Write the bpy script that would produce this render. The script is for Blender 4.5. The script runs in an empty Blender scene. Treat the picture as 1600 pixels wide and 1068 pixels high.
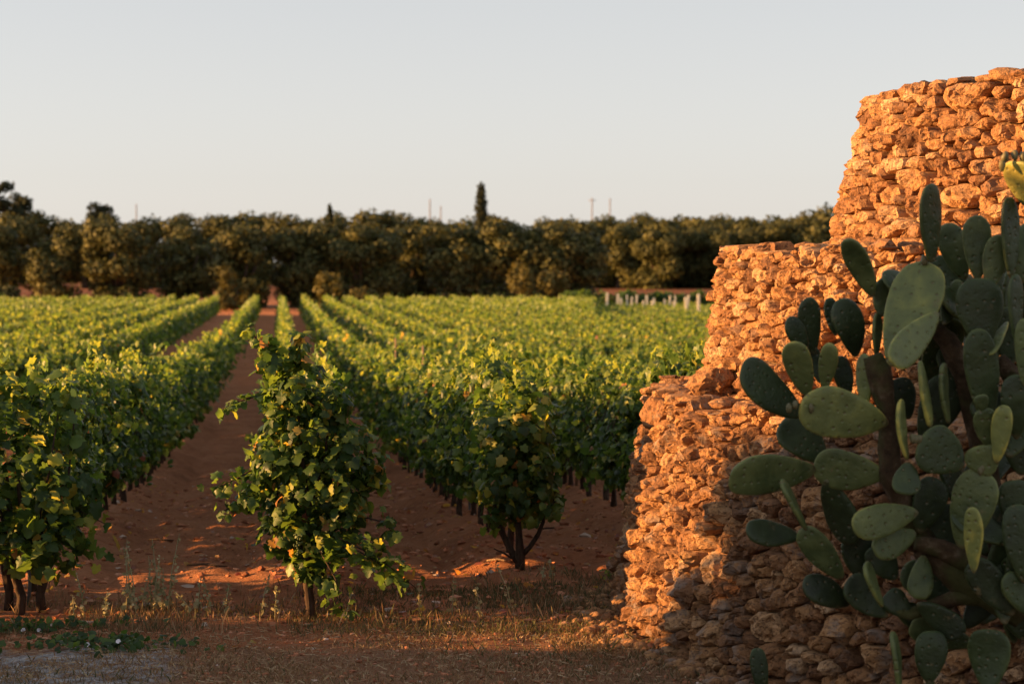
import bpy, math, random
import numpy as np
from mathutils import Vector, Matrix

random.seed(7)
RNG = np.random.default_rng(7)
SC = bpy.context.scene
COL = SC.collection

# ------------------------------------------------------------------ camera, sky, sun, exposure
CAM_H = 2.29
PITCH = math.atan2(114.0, 3333.3)
FPX = 3333.3
cam_d = bpy.data.cameras.new('camera')
cam = bpy.data.objects.new('camera', cam_d)
COL.objects.link(cam)
cam.location = (0, 0, CAM_H)
cam.rotation_euler = (math.pi / 2 - PITCH, 0, 0)
cam_d.lens = 75
cam_d.sensor_width = 36
cam_d.clip_start = 0.1
cam_d.clip_end = 6000
cam_d.dof.use_dof = True
cam_d.dof.focus_distance = 13.2
cam_d.dof.aperture_fstop = 3.2
SC.camera = cam

SUN_EL = math.radians(8.6)
SUN_AZ = math.radians(-3.5)         # the sun stands to the left, this much behind square
world = bpy.data.worlds.new('World')
SC.world = world
world.use_nodes = True
nt = world.node_tree
nt.nodes.clear()
sky = nt.nodes.new('ShaderNodeTexSky')
sky.sky_type = 'NISHITA'
sky.sun_disc = False
sky.sun_elevation = SUN_EL
sky.sun_rotation = math.radians(-90) + SUN_AZ
sky.air_density = 1.0
sky.dust_density = 0.6
sky.ozone_density = 1.5
hs = nt.nodes.new('ShaderNodeHueSaturation')
hs.inputs['Saturation'].default_value = 0.42
hs.inputs['Value'].default_value = 1.0
gm = nt.nodes.new('ShaderNodeGamma')
gm.inputs['Gamma'].default_value = 0.5
tnt = nt.nodes.new('ShaderNodeMix')
tnt.data_type = 'RGBA'
tnt.blend_type = 'MULTIPLY'
tnt.inputs[0].default_value = 1.0
tnt.inputs[7].default_value = (1.0, 0.968, 0.985, 1)
bg = nt.nodes.new('ShaderNodeBackground')
bg.inputs['Strength'].default_value = 0.12
wo = nt.nodes.new('ShaderNodeOutputWorld')
nt.links.new(sky.outputs[0], hs.inputs['Color'])
nt.links.new(hs.outputs[0], gm.inputs['Color'])
nt.links.new(gm.outputs[0], tnt.inputs[6])
nt.links.new(tnt.outputs[2], bg.inputs['Color'])
nt.links.new(bg.outputs[0], wo.inputs['Surface'])

sl = bpy.data.lights.new('sun', 'SUN')
sl.energy = 5.0
sl.angle = math.radians(0.6)
sl.color = (1.0, 0.505, 0.17)
so = bpy.data.objects.new('sun', sl)
COL.objects.link(so)
sun_to = Vector((-math.cos(SUN_EL) * math.cos(SUN_AZ), math.cos(SUN_EL) * math.sin(SUN_AZ), math.sin(SUN_EL)))
so.rotation_euler = sun_to.to_track_quat('Z', 'Y').to_euler()
so.location = sun_to * 60

SC.view_settings.view_transform = 'Standard'
SC.view_settings.look = 'None'
SC.view_settings.exposure = 1.82
SC.view_settings.gamma = 1.0
SC.view_settings.use_curve_mapping = False
SC.render.engine = 'CYCLES'
SC.cycles.use_denoising = True
SC.cycles.max_bounces = 6
SC.cycles.diffuse_bounces = 3
SC.cycles.glossy_bounces = 2
SC.cycles.transmission_bounces = 3


# ------------------------------------------------------------------ helpers
def unproject(px, py, depth):
    """photo pixel at a distance in front of the camera -> world point"""
    a, b = (px - 800) / FPX, -(py - 534) / FPX
    d = Vector((a, math.cos(PITCH) + b * math.sin(PITCH), -math.sin(PITCH) + b * math.cos(PITCH)))
    return Vector((0, 0, CAM_H)) + d * (depth / d.y)


def project(p):
    """(N,3) -> pixel x, y and depth"""
    q = np.atleast_2d(p) - np.array([0, 0, CAM_H])
    c, s = math.cos(PITCH), math.sin(PITCH)
    dz = q[:, 1] * c - q[:, 2] * s
    up = q[:, 1] * s + q[:, 2] * c
    return 800 + FPX * q[:, 0] / dz, 534 - FPX * up / dz, dz


def _h(i, j, k, seed):
    with np.errstate(over='ignore'):
        n = (i.astype(np.uint32) * np.uint32(374761393) + j.astype(np.uint32) * np.uint32(668265263)
             + k.astype(np.uint32) * np.uint32(2147483647) + np.uint32(seed * 974711 + 12345))
        n = (n ^ (n >> np.uint32(13))) * np.uint32(1274126177)
        n = (n ^ (n >> np.uint32(16))) * np.uint32(2246822519)
        n = n ^ (n >> np.uint32(15))
    return n.astype(np.float64) / 4294967295.0


def vnoise(p, seed=0):
    p = np.asarray(p, dtype=np.float64)
    fl = np.floor(p)
    f = p - fl
    f = f * f * (3 - 2 * f)
    i = fl.astype(np.int64)
    out = 0
    for a in (0, 1):
        for b in (0, 1):
            for c in (0, 1):
                w = (f[:, 0] if a else 1 - f[:, 0]) * (f[:, 1] if b else 1 - f[:, 1]) * (f[:, 2] if c else 1 - f[:, 2])
                out = out + w * _h(i[:, 0] + a, i[:, 1] + b, i[:, 2] + c, seed)
    return out * 2 - 1


def fbm(p, octv=4, seed=0, gain=0.5):
    p = np.asarray(p, dtype=np.float64)
    a, o, t = 1.0, 0, 0
    for k in range(octv):
        o = o + a * vnoise(p * (2.03 ** k) + 17.3 * k, seed + k)
        t += a
        a *= gain
    return o / t


def mesh_from(name, V, F, tint=None, smooth=True, extra=None):
    """V (N,3); F a list of (M,k) index arrays"""
    me = bpy.data.meshes.new(name)
    V = np.asarray(V, dtype=np.float32)
    if not isinstance(F, (list, tuple)):
        F = [F]
    F = [np.asarray(f, dtype=np.int32) for f in F if len(f)]
    me.vertices.add(len(V))
    me.vertices.foreach_set('co', V.ravel())
    loops = np.concatenate([f.ravel() for f in F])
    sizes = np.concatenate([np.full(len(f), f.shape[1], dtype=np.int32) for f in F])
    starts = np.concatenate([[0], np.cumsum(sizes)[:-1]]).astype(np.int32)
    me.loops.add(len(loops))
    me.loops.foreach_set('vertex_index', loops)
    me.polygons.add(len(sizes))
    me.polygons.foreach_set('loop_start', starts)
    me.polygons.foreach_set('use_smooth', np.full(len(sizes), smooth, dtype=bool))
    if tint is not None:
        at = me.attributes.new('tint', 'FLOAT', 'POINT')
        at.data.foreach_set('value', np.asarray(tint, dtype=np.float32))
    if extra is not None:
        for k, v in extra.items():
            at = me.attributes.new(k, 'FLOAT_VECTOR', 'POINT')
            at.data.foreach_set('vector', np.asarray(v, dtype=np.float32).ravel())
    me.update(calc_edges=True)
    return me


def link(name, me, mat=None, parent=None):
    o = bpy.data.objects.new(name, me)
    COL.objects.link(o)
    if mat is not None and not me.materials:
        me.materials.append(mat)
    if parent is not None:
        o.parent = parent
    return o


def tag(o, label, cat, group=None, kind=None):
    o['label'] = label
    o['category'] = cat
    if group:
        o['group'] = group
    if kind:
        o['kind'] = kind
    return o


def empty(name, loc=(0, 0, 0), rz=0.0):
    o = bpy.data.objects.new(name, None)
    COL.objects.link(o)
    o.location = loc
    o.rotation_euler = (0, 0, rz)
    o.empty_display_size = 0.1
    return o


class Geo:
    def __init__(s):
        s.V, s.F3, s.F4, s.T, s.n = [], [], [], [], 0

    def add(s, V, F, tint=0.5):
        V = np.asarray(V, dtype=np.float64)
        F = np.asarray(F, dtype=np.int64)
        s.V.append(V)
        (s.F3 if F.shape[1] == 3 else s.F4).append(F + s.n)
        s.T.append(np.broadcast_to(np.asarray(tint, dtype=np.float64), (len(V),)))
        s.n += len(V)

    def mesh(s, name, smooth=True):
        F = []
        if s.F3:
            F.append(np.concatenate(s.F3))
        if s.F4:
            F.append(np.concatenate(s.F4))
        return mesh_from(name, np.concatenate(s.V), F, np.concatenate(s.T), smooth)


def tube(pts, rad, n=7, noise=0.0, seed=0, cap=True):
    P = np.array([list(p) for p in pts], dtype=float)
    R = np.broadcast_to(np.asarray(rad, dtype=float), (len(P),))
    V, F = [], []
    ref = np.array([0.31, 0.9, 0.2])
    for i in range(len(P)):
        t = P[min(i + 1, len(P) - 1)] - P[max(i - 1, 0)]
        t = t / (np.linalg.norm(t) + 1e-9)
        u = np.cross(t, ref)
        if np.linalg.norm(u) < 0.2:
            u = np.cross(t, np.array([1.0, 0, 0.1]))
        u /= np.linalg.norm(u)
        w = np.cross(t, u)
        for k in range(n):
            a = 2 * math.pi * k / n
            V.append(P[i] + R[i] * (math.cos(a) * u + math.sin(a) * w))
    V = np.array(V)
    if noise:
        c = np.repeat(P, n, axis=0)
        V = V + (V - c) * (noise * fbm(V * 18, 3, seed))[:, None]
    for i in range(len(P) - 1):
        for k in range(n):
            F.append((i * n + k, i * n + (k + 1) % n, (i + 1) * n + (k + 1) % n, (i + 1) * n + k))
    F4 = np.array(F)
    if cap:
        V = np.vstack([V, P[-1] + (P[-1] - P[-2]) / (np.linalg.norm(P[-1] - P[-2]) + 1e-9) * R[-1] * 0.4, P[0]])
        m = len(V) - 2
        b = (len(P) - 1) * n
        F3 = [(b + k, b + (k + 1) % n, m) for k in range(n)] + [((k + 1) % n, k, m + 1) for k in range(n)]
        F4 = np.vstack([F4, [(f[0], f[1], f[2], f[2]) for f in F3]]) if False else F4
        return V, F4, np.array(F3)
    return V, F4, np.zeros((0, 3), int)


def add_tube(g, pts, rad, n=7, noise=0.0, seed=0, tint=0.5):
    V, F4, F3 = tube(pts, rad, n, noise, seed)
    base = g.n
    g.add(V, F4, tint)
    if len(F3):
        g.F3.append(F3 + base)


def ico(sub=2):
    import bmesh
    bm = bmesh.new()
    bmesh.ops.create_icosphere(bm, subdivisions=sub, radius=1)
    V = np.array([v.co[:] for v in bm.verts])
    F = np.array([[v.index for v in f.verts] for f in bm.faces])
    bm.free()
    return V, F


ICO1, ICO2, ICO3 = ico(1), ico(2), ico(4)


def rock(scale, seed, base=ICO2, amp=0.35, freq=1.3):
    V, F = base
    r = RNG.normal(size=3) * 10
    P = V * (1 + amp * fbm(V * freq + r, 3, seed)[:, None])
    # chop with a few planes so that it has facets
    rg = np.random.default_rng(seed + 5)
    for k in range(6):
        n = rg.normal(size=3)
        n /= np.linalg.norm(n)
        d = rg.uniform(0.55, 0.85)
        e = np.maximum(P @ n - d, 0)
        P = P - np.outer(e * 0.85, n)
    return P * np.asarray(scale), F


def nodes(name):
    m = bpy.data.materials.new(name)
    m.use_nodes = True
    t = m.node_tree
    t.nodes.clear()
    return m, t


def N(t, kind, **kw):
    n = t.nodes.new('ShaderNode' + kind)
    ins = kw.pop('ins', {})
    for k, v in kw.items():
        setattr(n, k, v)
    for k, v in ins.items():
        if isinstance(v, bpy.types.NodeSocket):
            t.links.new(v, n.inputs[k])
        else:
            n.inputs[k].default_value = v
    return n


def ramp(t, fac, stops, interp='LINEAR'):
    r = t.nodes.new('ShaderNodeValToRGB')
    r.color_ramp.interpolation = interp
    e = r.color_ramp.elements
    while len(e) > 1:
        e.remove(e[-1])
    e[0].position = stops[0][0]
    e[0].color = (*stops[0][1], 1)
    for p, c in stops[1:]:
        x = e.new(p)
        x.color = (*c, 1)
    t.links.new(fac, r.inputs[0])
    return r.outputs[0]


def mixc(t, fac, a, b, blend='MIX'):
    m = t.nodes.new('ShaderNodeMix')
    m.data_type = 'RGBA'
    m.blend_type = blend
    for s, v in ((m.inputs[0], fac), (m.inputs[6], a), (m.inputs[7], b)):
        if isinstance(v, bpy.types.NodeSocket):
            t.links.new(v, s)
        elif isinstance(v, (int, float)):
            s.default_value = v
        else:
            s.default_value = (*v, 1)
    return m.outputs[2]


def mth(t, op, a, b=0.0, clamp=False):
    m = t.nodes.new('ShaderNodeMath')
    m.operation = op
    m.use_clamp = clamp
    for s, v in ((m.inputs[0], a), (m.inputs[1], b)):
        if isinstance(v, bpy.types.NodeSocket):
            t.links.new(v, s)
        else:
            s.default_value = v
    return m.outputs[0]


def maprange(t, v, a, b, c=0.0, d=1.0):
    m = t.nodes.new('ShaderNodeMapRange')
    m.interpolation_type = 'SMOOTHSTEP'
    t.links.new(v, m.inputs[0])
    for i, x in enumerate((a, b, c, d)):
        m.inputs[1 + i].default_value = x
    return m.outputs[0]


def noise(t, co, scale, detail=4, rough=0.55):
    n = N(t, 'TexNoise', ins={'Scale': scale, 'Detail': detail, 'Roughness': rough})
    if co is not None:
        t.links.new(co, n.inputs['Vector'])
    return n.outputs['Fac']


def finish(t, col, rough=0.9, bump=None, bstr=0.5, bdist=0.02, spec=0.2, transl=None, tfac=0.3):
    p = t.nodes.new('ShaderNodeBsdfPrincipled')
    if isinstance(col, bpy.types.NodeSocket):
        t.links.new(col, p.inputs['Base Color'])
    else:
        p.inputs['Base Color'].default_value = (*col, 1)
    if isinstance(rough, bpy.types.NodeSocket):
        t.links.new(rough, p.inputs['Roughness'])
    else:
        p.inputs['Roughness'].default_value = rough
    p.inputs['Specular IOR Level'].default_value = spec
    if bump is not None:
        b = N(t, 'Bump', ins={'Strength': bstr, 'Distance': bdist, 'Height': bump})
        t.links.new(b.outputs[0], p.inputs['Normal'])
    out = t.nodes.new('ShaderNodeOutputMaterial')
    sh = p.outputs[0]
    if transl is not None:
        tr = t.nodes.new('ShaderNodeBsdfTranslucent')
        t.links.new(transl, tr.inputs['Color'])
        mx = t.nodes.new('ShaderNodeMixShader')
        mx.inputs[0].default_value = tfac
        t.links.new(sh, mx.inputs[1])
        t.links.new(tr.outputs[0], mx.inputs[2])
        sh = mx.outputs[0]
    t.links.new(sh, out.inputs['Surface'])
    return p


def tint_of(t):
    return N(t, 'Attribute', attribute_name='tint').outputs['Fac']


# ------------------------------------------------------------------ materials
def mat_leaf(name, stops, tfac=0.35, rough=0.42, spec=0.35, tbright=1.7, nscale=25):
    m, t = nodes(name)
    co = N(t, 'TexCoord').outputs['Object']
    tn = tint_of(t)
    n = noise(t, co, nscale, 3)
    f = mth(t, 'ADD', tn, mth(t, 'MULTIPLY', mth(t, 'SUBTRACT', n, 0.5), 0.14))
    c = ramp(t, f, stops)
    tc = mixc(t, 1.0, c, (tbright, tbright * 0.9, tbright * 0.5), 'MULTIPLY')
    finish(t, c, rough, n, 0.25, 0.01, spec, tc, tfac)
    return m


VINE_STOPS = [(0.0, (0.016, 0.037, 0.012)), (0.35, (0.036, 0.077, 0.020)), (0.62, (0.095, 0.155, 0.031)),
              (0.78, (0.23, 0.265, 0.05)), (0.87, (0.30, 0.27, 0.06)), (0.93, (0.36, 0.22, 0.06)), (1.0, (0.22, 0.08, 0.055))]
M_VINE = mat_leaf('vine leaf green', VINE_STOPS, 0.45, 0.42, 0.3, 2.5)
M_OLIVE = mat_leaf('olive leaf', [(0.0, (0.018, 0.021, 0.007)), (0.5, (0.060, 0.067, 0.021)), (1.0, (0.20, 0.185, 0.054))], 0.18, 0.6, 0.2, 1.3, 2.0)
M_CYP = mat_leaf('cypress leaf', [(0.0, (0.018, 0.024, 0.012)), (1.0, (0.04, 0.046, 0.022))], 0.1, 0.7, 0.1, 1.2, 2.0)
M_SHRUB = mat_leaf('shrub leaf', [(0.0, (0.05, 0.055, 0.015)), (1.0, (0.16, 0.13, 0.035))], 0.25, 0.6, 0.2, 1.4, 2.0)
M_GRASS = mat_leaf('dry grass', [(0.0, (0.065, 0.078, 0.035)), (0.3, (0.12, 0.115, 0.06)), (0.5, (0.22, 0.125, 0.068)),
                                 (0.75, (0.33, 0.22, 0.125)), (1.0, (0.48, 0.38, 0.24))], 0.2, 0.8, 0.1, 1.2, 3.0)
M_WEED = mat_leaf('weed', [(0.0, (0.12, 0.14, 0.075)), (0.5, (0.24, 0.24, 0.13)), (1.0, (0.46, 0.40, 0.24))], 0.2, 0.8, 0.1, 1.2, 8.0)


def mat_bark(name, a, b, sc=14):
    m, t = nodes(name)
    co = N(t, 'TexCoord').outputs['Object']
    mp = N(t, 'Mapping', ins={'Scale': (1, 1, 0.25)})
    t.links.new(co, mp.inputs['Vector'])
    n = noise(t, mp.outputs[0], sc * 3, 5, 0.65)
    finish(t, ramp(t, n, [(0.3, a), (0.7, b)]), 0.9, n, 0.8, 0.02)
    return m


M_BARK = mat_bark('vine bark', (0.022, 0.014, 0.010), (0.085, 0.055, 0.038))
M_OBARK = mat_bark('olive bark', (0.03, 0.022, 0.016), (0.09, 0.065, 0.045), 2)
M_WOOD = mat_bark('weathered stake wood', (0.20, 0.13, 0.08), (0.40, 0.28, 0.18))
M_METAL = mat_bark('grey stake', (0.10, 0.11, 0.11), (0.2, 0.2, 0.2))
M_PALE = mat_bark('pale post', (0.62, 0.56, 0.42), (0.80, 0.74, 0.58))
M_POLE = mat_bark('pole', (0.16, 0.13, 0.11), (0.24, 0.2, 0.17), 2)


def mat_soil():
    m, t = nodes('red vineyard soil')
    geo = N(t, 'NewGeometry')
    pos = geo.outputs['Position']
    sep = N(t, 'SeparateXYZ')
    t.links.new(pos, sep.inputs[0])
    X, Y = sep.outputs[0], sep.outputs[1]
    n1 = noise(t, pos, 1.1, 5, 0.6)
    n2 = noise(t, pos, 9.0, 6, 0.7)
    n3 = noise(t, pos, 45.0, 4, 0.7)
    mx = mth(t, 'ADD', mth(t, 'MULTIPLY', n1, 0.5), mth(t, 'MULTIPLY', n2, 0.5))
    red = ramp(t, mx, [(0.30, (0.26, 0.104, 0.050)), (0.5, (0.49, 0.205, 0.098)), (0.68, (0.60, 0.30, 0.16))])
    red = mixc(t, maprange(t, n3, 0.55, 0.8, 0, 0.5), red, (0.42, 0.24, 0.15))
    # straw-strewn headland in front of the rows
    n4 = noise(t, pos, 2.3, 4, 0.6)
    yy = mth(t, 'ADD', Y, mth(t, 'MULTIPLY', mth(t, 'SUBTRACT', n4, 0.5), 1.8))
    head = maprange(t, yy, 13.0, 12.5, 0.0, 1.0)
    straw = ramp(t, n3, [(0.3, (0.16, 0.10, 0.062)), (0.5, (0.30, 0.175, 0.10)), (0.72, (0.45, 0.32, 0.21))])
    c = mixc(t, mth(t, 'MULTIPLY', head, 0.8), red, straw)
    # pale chalky track at the near left
    xx = mth(t, 'ADD', X, mth(t, 'MULTIPLY', mth(t, 'SUBTRACT', n1, 0.5), 1.6))
    ch = mth(t, 'MULTIPLY', maprange(t, xx, -1.8, -2.2), maprange(t, yy, 12.85, 12.5))
    ch = mth(t, 'MULTIPLY', ch, maprange(t, n2, 0.34, 0.50))
    c = mixc(t, ch, c, ramp(t, mth(t, 'ADD', mth(t, 'MULTIPLY', n2, 0.6), mth(t, 'MULTIPLY', n3, 0.4)), [(0.38, (0.16, 0.13, 0.115)), (0.5, (0.36, 0.35, 0.35)), (0.6, (0.72, 0.71, 0.72))]))
    # far earth darkened in colour to stand for the shade of the trees
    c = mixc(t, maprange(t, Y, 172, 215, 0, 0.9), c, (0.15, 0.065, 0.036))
    finish(t, c, 0.95, mth(t, 'ADD', mth(t, 'MULTIPLY', n2, 0.9), mth(t, 'MULTIPLY', n3, 0.8)), 1.0, 0.09, 0.1)
    return m


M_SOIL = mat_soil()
m_, t_ = nodes('soil clods')
_tn = tint_of(t_)
finish(t_, ramp(t_, _tn, [(0.0, (0.19, 0.07, 0.036)), (0.7, (0.45, 0.19, 0.10)), (0.9, (0.46, 0.24, 0.15)), (1.0, (0.5, 0.44, 0.38))]), 0.95)
M_CLOD = m_


def mat_stone():
    m, t = nodes('rough limestone')
    co = N(t, 'NewGeometry').outputs['Position']
    tn = tint_of(t)
    n1 = noise(t, co, 7, 6, 0.65)
    n2 = noise(t, co, 38, 6, 0.7)
    n3 = noise(t, co, 120, 3, 0.7)
    f = mth(t, 'ADD', mth(t, 'MULTIPLY', tn, 0.55), mth(t, 'MULTIPLY', n1, 0.45))
    c = ramp(t, f, [(0.12, (0.14, 0.074, 0.042)), (0.35, (0.27, 0.138, 0.068)), (0.6, (0.41, 0.222, 0.10)), (0.85, (0.55, 0.38, 0.23))])
    c = mixc(t, maprange(t, n2, 0.52, 0.36, 0, 0.8), c, (0.085, 0.05, 0.033))
    v = N(t, 'TexVoronoi', ins={'Scale': 34.0})
    t.links.new(co, v.inputs['Vector'])
    pit = maprange(t, v.outputs['Distance'], 0.0, 0.32, 0, 1)
    # grey lichen where the noise is high
    c = mixc(t, mth(t, 'MULTIPLY', maprange(t, noise(t, co, 4.5, 5, 0.7), 0.52, 0.66, 0, 0.7), maprange(t, N(t, 'SeparateXYZ', ins={0: co}).outputs[2], 1.75, 1.3, 0.45, 1.0)), c, (0.25, 0.205, 0.175))
    h = mth(t, 'ADD', mth(t, 'MULTIPLY', n2, 0.9), mth(t, 'ADD', mth(t, 'MULTIPLY', n3, 0.35), mth(t, 'MULTIPLY', pit, 0.35)))
    finish(t, c, 0.92, h, 1.0, 0.017, 0.12)
    return m


M_STONE = mat_stone()


def mat_cactus():
    m, t = nodes('prickly pear skin')
    a = N(t, 'Attribute', attribute_name='padco').outputs['Vector']
    co = N(t, 'NewGeometry').outputs['Position']
    tn = tint_of(t)
    n = noise(t, co, 14, 5, 0.6)
    n2 = noise(t, co, 3.5, 3, 0.5)
    f = mth(t, 'ADD', tn, mth(t, 'ADD', mth(t, 'MULTIPLY', mth(t, 'SUBTRACT', n, 0.5), 0.5), mth(t, 'MULTIPLY', mth(t, 'SUBTRACT', n2, 0.5), 0.45)))
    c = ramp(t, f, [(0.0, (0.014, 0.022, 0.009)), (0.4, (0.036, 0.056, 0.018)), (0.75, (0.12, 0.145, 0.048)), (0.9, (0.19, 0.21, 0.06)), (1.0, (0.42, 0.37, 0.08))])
    v = N(t, 'TexVoronoi', ins={'Scale': 27.0, 'Randomness': 0.35})
    a2 = N(t, 'VectorMath', operation='MULTIPLY', ins={0: a, 1: (1, 1, 0)}).outputs[0]
    t.links.new(a2, v.inputs['Vector'])
    d = v.outputs['Distance']
    dot = maprange(t, d, 0.10, 0.17, 1, 0)
    c = mixc(t, mth(t, 'MULTIPLY', dot, 0.75), c, (0.13, 0.11, 0.06))
    scar = maprange(t, noise(t, co, 9.0, 7, 0.75), 0.60, 0.70, 0, 0.75)
    c = mixc(t, scar, c, (0.15, 0.115, 0.055))
    c = mixc(t, maprange(t, mth(t, 'ADD', N(t, 'SeparateXYZ', ins={0: a}).outputs[2], mth(t, 'MULTIPLY', n, 0.12)), 0.17, 0.07, 0, 0.8), c, (0.12, 0.10, 0.05))
    h = mth(t, 'ADD', mth(t, 'MULTIPLY', maprange(t, d, 0.0, 0.3, 1, 0), 0.5), mth(t, 'MULTIPLY', n, 0.8))
    finish(t, c, mth(t, 'ADD', 0.30, mth(t, 'MULTIPLY', n, 0.35)), h, 0.8, 0.014, 0.35)
    return m


M_CACT = mat_cactus()
m_, t_ = nodes('cactus woody stem')
_co = N(t_, 'NewGeometry').outputs['Position']
_n = noise(t_, _co, 16, 6, 0.7)
_n2 = noise(t_, _co, 5, 3, 0.5)
_c = ramp(t_, _n, [(0.3, (0.025, 0.016, 0.010)), (0.55, (0.075, 0.048, 0.026)), (0.75, (0.17, 0.13, 0.09))])
_c = mixc(t_, maprange(t_, _n2, 0.45, 0.6, 0, 0.75), _c, (0.06, 0.068, 0.022))
finish(t_, _c, 0.85, _n, 0.9, 0.02, 0.15)
M_CSTEM = m_
m_, t_ = nodes('white petals')
finish(t_, (0.75, 0.72, 0.76), 0.6)
M_PETAL = m_
m_, t_ = nodes('grape skin')
finish(t_, (0.07, 0.10, 0.035), 0.5, spec=0.2)
M_GRAPE = m_

# ------------------------------------------------------------------ the ground
ROW_SLOPE = -0.109                      # rows lean this much in x per metre of depth
ROW_RZ = math.atan(0.109)
gy = np.array([-4000, 0, 13, 16, 20, 24.5, 30, 45, 80, 161, 168, 180, 195, 260, 400, 6000.])
gz = np.array([0, 0, 0.0, -0.02, -0.15, -0.38, -0.65, -0.93, -1.08, -1.22, -1.15, -0.9, -0.58, -0.12, 0.0, 0.0])
_yy = np.arange(0, 420, 0.25)
_zz = np.interp(_yy, gy, gz)
_k = np.hanning(17)
_zz = np.convolve(np.pad(_zz, 8, mode='edge'), _k / _k.sum(), mode='valid')
LEFT_ROWS = [-1.75, -4.7] + [-4.7 - 1.6 * k for k in range(1, 26)]
RIGHT_ROWS = [0.2, 1.8] + [1.8 + 1.6 * k for k in range(1, 30)]
ALL_ROWS = np.array(sorted(LEFT_ROWS + RIGHT_ROWS))


def gbase(y):
    return np.interp(y, _yy, _zz)


def ground_z(x, y):
    x = np.atleast_1d(np.asarray(x, float))
    y = np.atleast_1d(np.asarray(y, float))
    z = gbase(y)
    x0 = x - ROW_SLOPE * y
    d = np.min(np.abs(x0[:, None] - ALL_ROWS[None, :]), axis=1)
    inrow = np.clip((y - 14.5) / 2.5, 0, 1) * np.clip((165 - y) / 4, 0, 1)
    near = np.clip((60 - y) / 30, 0, 1)
    z = z + inrow * near * 0.09 * np.exp(-(d / 0.32) ** 2)
    # two wheel ruts in each lane
    lane = np.exp(-((d - 0.50) / 0.12) ** 2)
    z = z - inrow * near * 0.055 * lane
    P = np.stack([x0 * 1.0, y * 0.55, 0 * x], 1)
    z = z + 0.05 * fbm(P * 0.9, 3, 3) * np.clip((80 - y) / 40, 0, 1)
    P2 = np.stack([x0 * 6, y * 3.2, 0 * x], 1)
    z = z + near * (0.018 + 0.048 * inrow) * fbm(P2, 3, 9)
    P3 = np.stack([x0 * 2.6, y * 0.7, 0 * x + 4], 1)
    z = z + near * inrow * 0.07 * np.abs(fbm(P3, 2, 19))
    return z


def gz1(x, y):
    return float(ground_z(x, y)[0])


def axis(pts):
    out = []
    for (a, b, st) in pts:
        out.append(np.arange(a, b, st))
    return np.unique(np.concatenate(out))


xs = axis([(-3000, -300, 300), (-300, -40, 20), (-40, -7, 1.5), (-7, 5.5, 0.07), (5.5, 40, 1.5), (40, 300, 20), (300, 3001, 300)])
ys = axis([(-300, 0, 50), (0, 10, 1.0), (10, 24, 0.075), (24, 45, 0.2), (45, 100, 1.0), (100, 300, 4), (300, 1000, 60), (1000, 5001, 500)])
GX, GY = np.meshgrid(xs, ys)
GZ = ground_z(GX.ravel(), GY.ravel())
V = np.stack([GX.ravel(), GY.ravel(), GZ], 1)
nx, ny = len(xs), len(ys)
idx = np.arange(nx * ny).reshape(ny, nx)
F = np.stack([idx[:-1, :-1].ravel(), idx[:-1, 1:].ravel(), idx[1:, 1:].ravel(), idx[1:, :-1].ravel()], 1)
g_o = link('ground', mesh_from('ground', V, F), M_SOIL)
g_o['kind'] = 'structure'
g_o['label'] = 'red earth ground with worn lanes between the vine rows'

# ------------------------------------------------------------------ the round dry-stone hut
HX, HY = 5.74, 14.1
hut = empty('stone_hut', (HX, HY, 0))
tag(hut, 'round stepped dry stone hut of three tiers beside the vineyard', 'stone hut')
TIERS = [  # z0, z1, r0, r1, theta range, stone size (min, max), squash
    (-0.05, 1.47, 5.06, 4.80, (-16, 64), (0.046, 0.150), 1.55),
    (1.43, 2.40, 4.44, 4.33, (-16, 62), (0.050, 0.150), 1.8),
    (2.36, 3.40, 3.60, 3.36, (-18, 60), (0.056, 0.175), 2.1),
]


def lathe(profile, nseg, seed, amp):
    V, F = [], []
    for (r, z) in profile:
        for k in range(nseg):
            a = 2 * math.pi * k / nseg
            V.append((-r * math.cos(a), -r * math.sin(a), z))
    V = np.array(V)
    m = len(profile)
    for i in range(m - 1):
        for k in range(nseg):
            F.append((i * nseg + k, (i + 1) * nseg + k, (i + 1) * nseg + (k + 1) % nseg, i * nseg + (k + 1) % nseg))
    rr = np.linalg.norm(V[:, :2], axis=1, keepdims=True)
    n = fbm(V * 7, 4, seed)
    V[:, :2] *= 1 + amp * n[:, None] / np.maximum(rr, 0.5)
    V[:, 2] += 0.5 * amp * fbm(V * 6, 3, seed + 9)
    return V, np.array(F)


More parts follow.
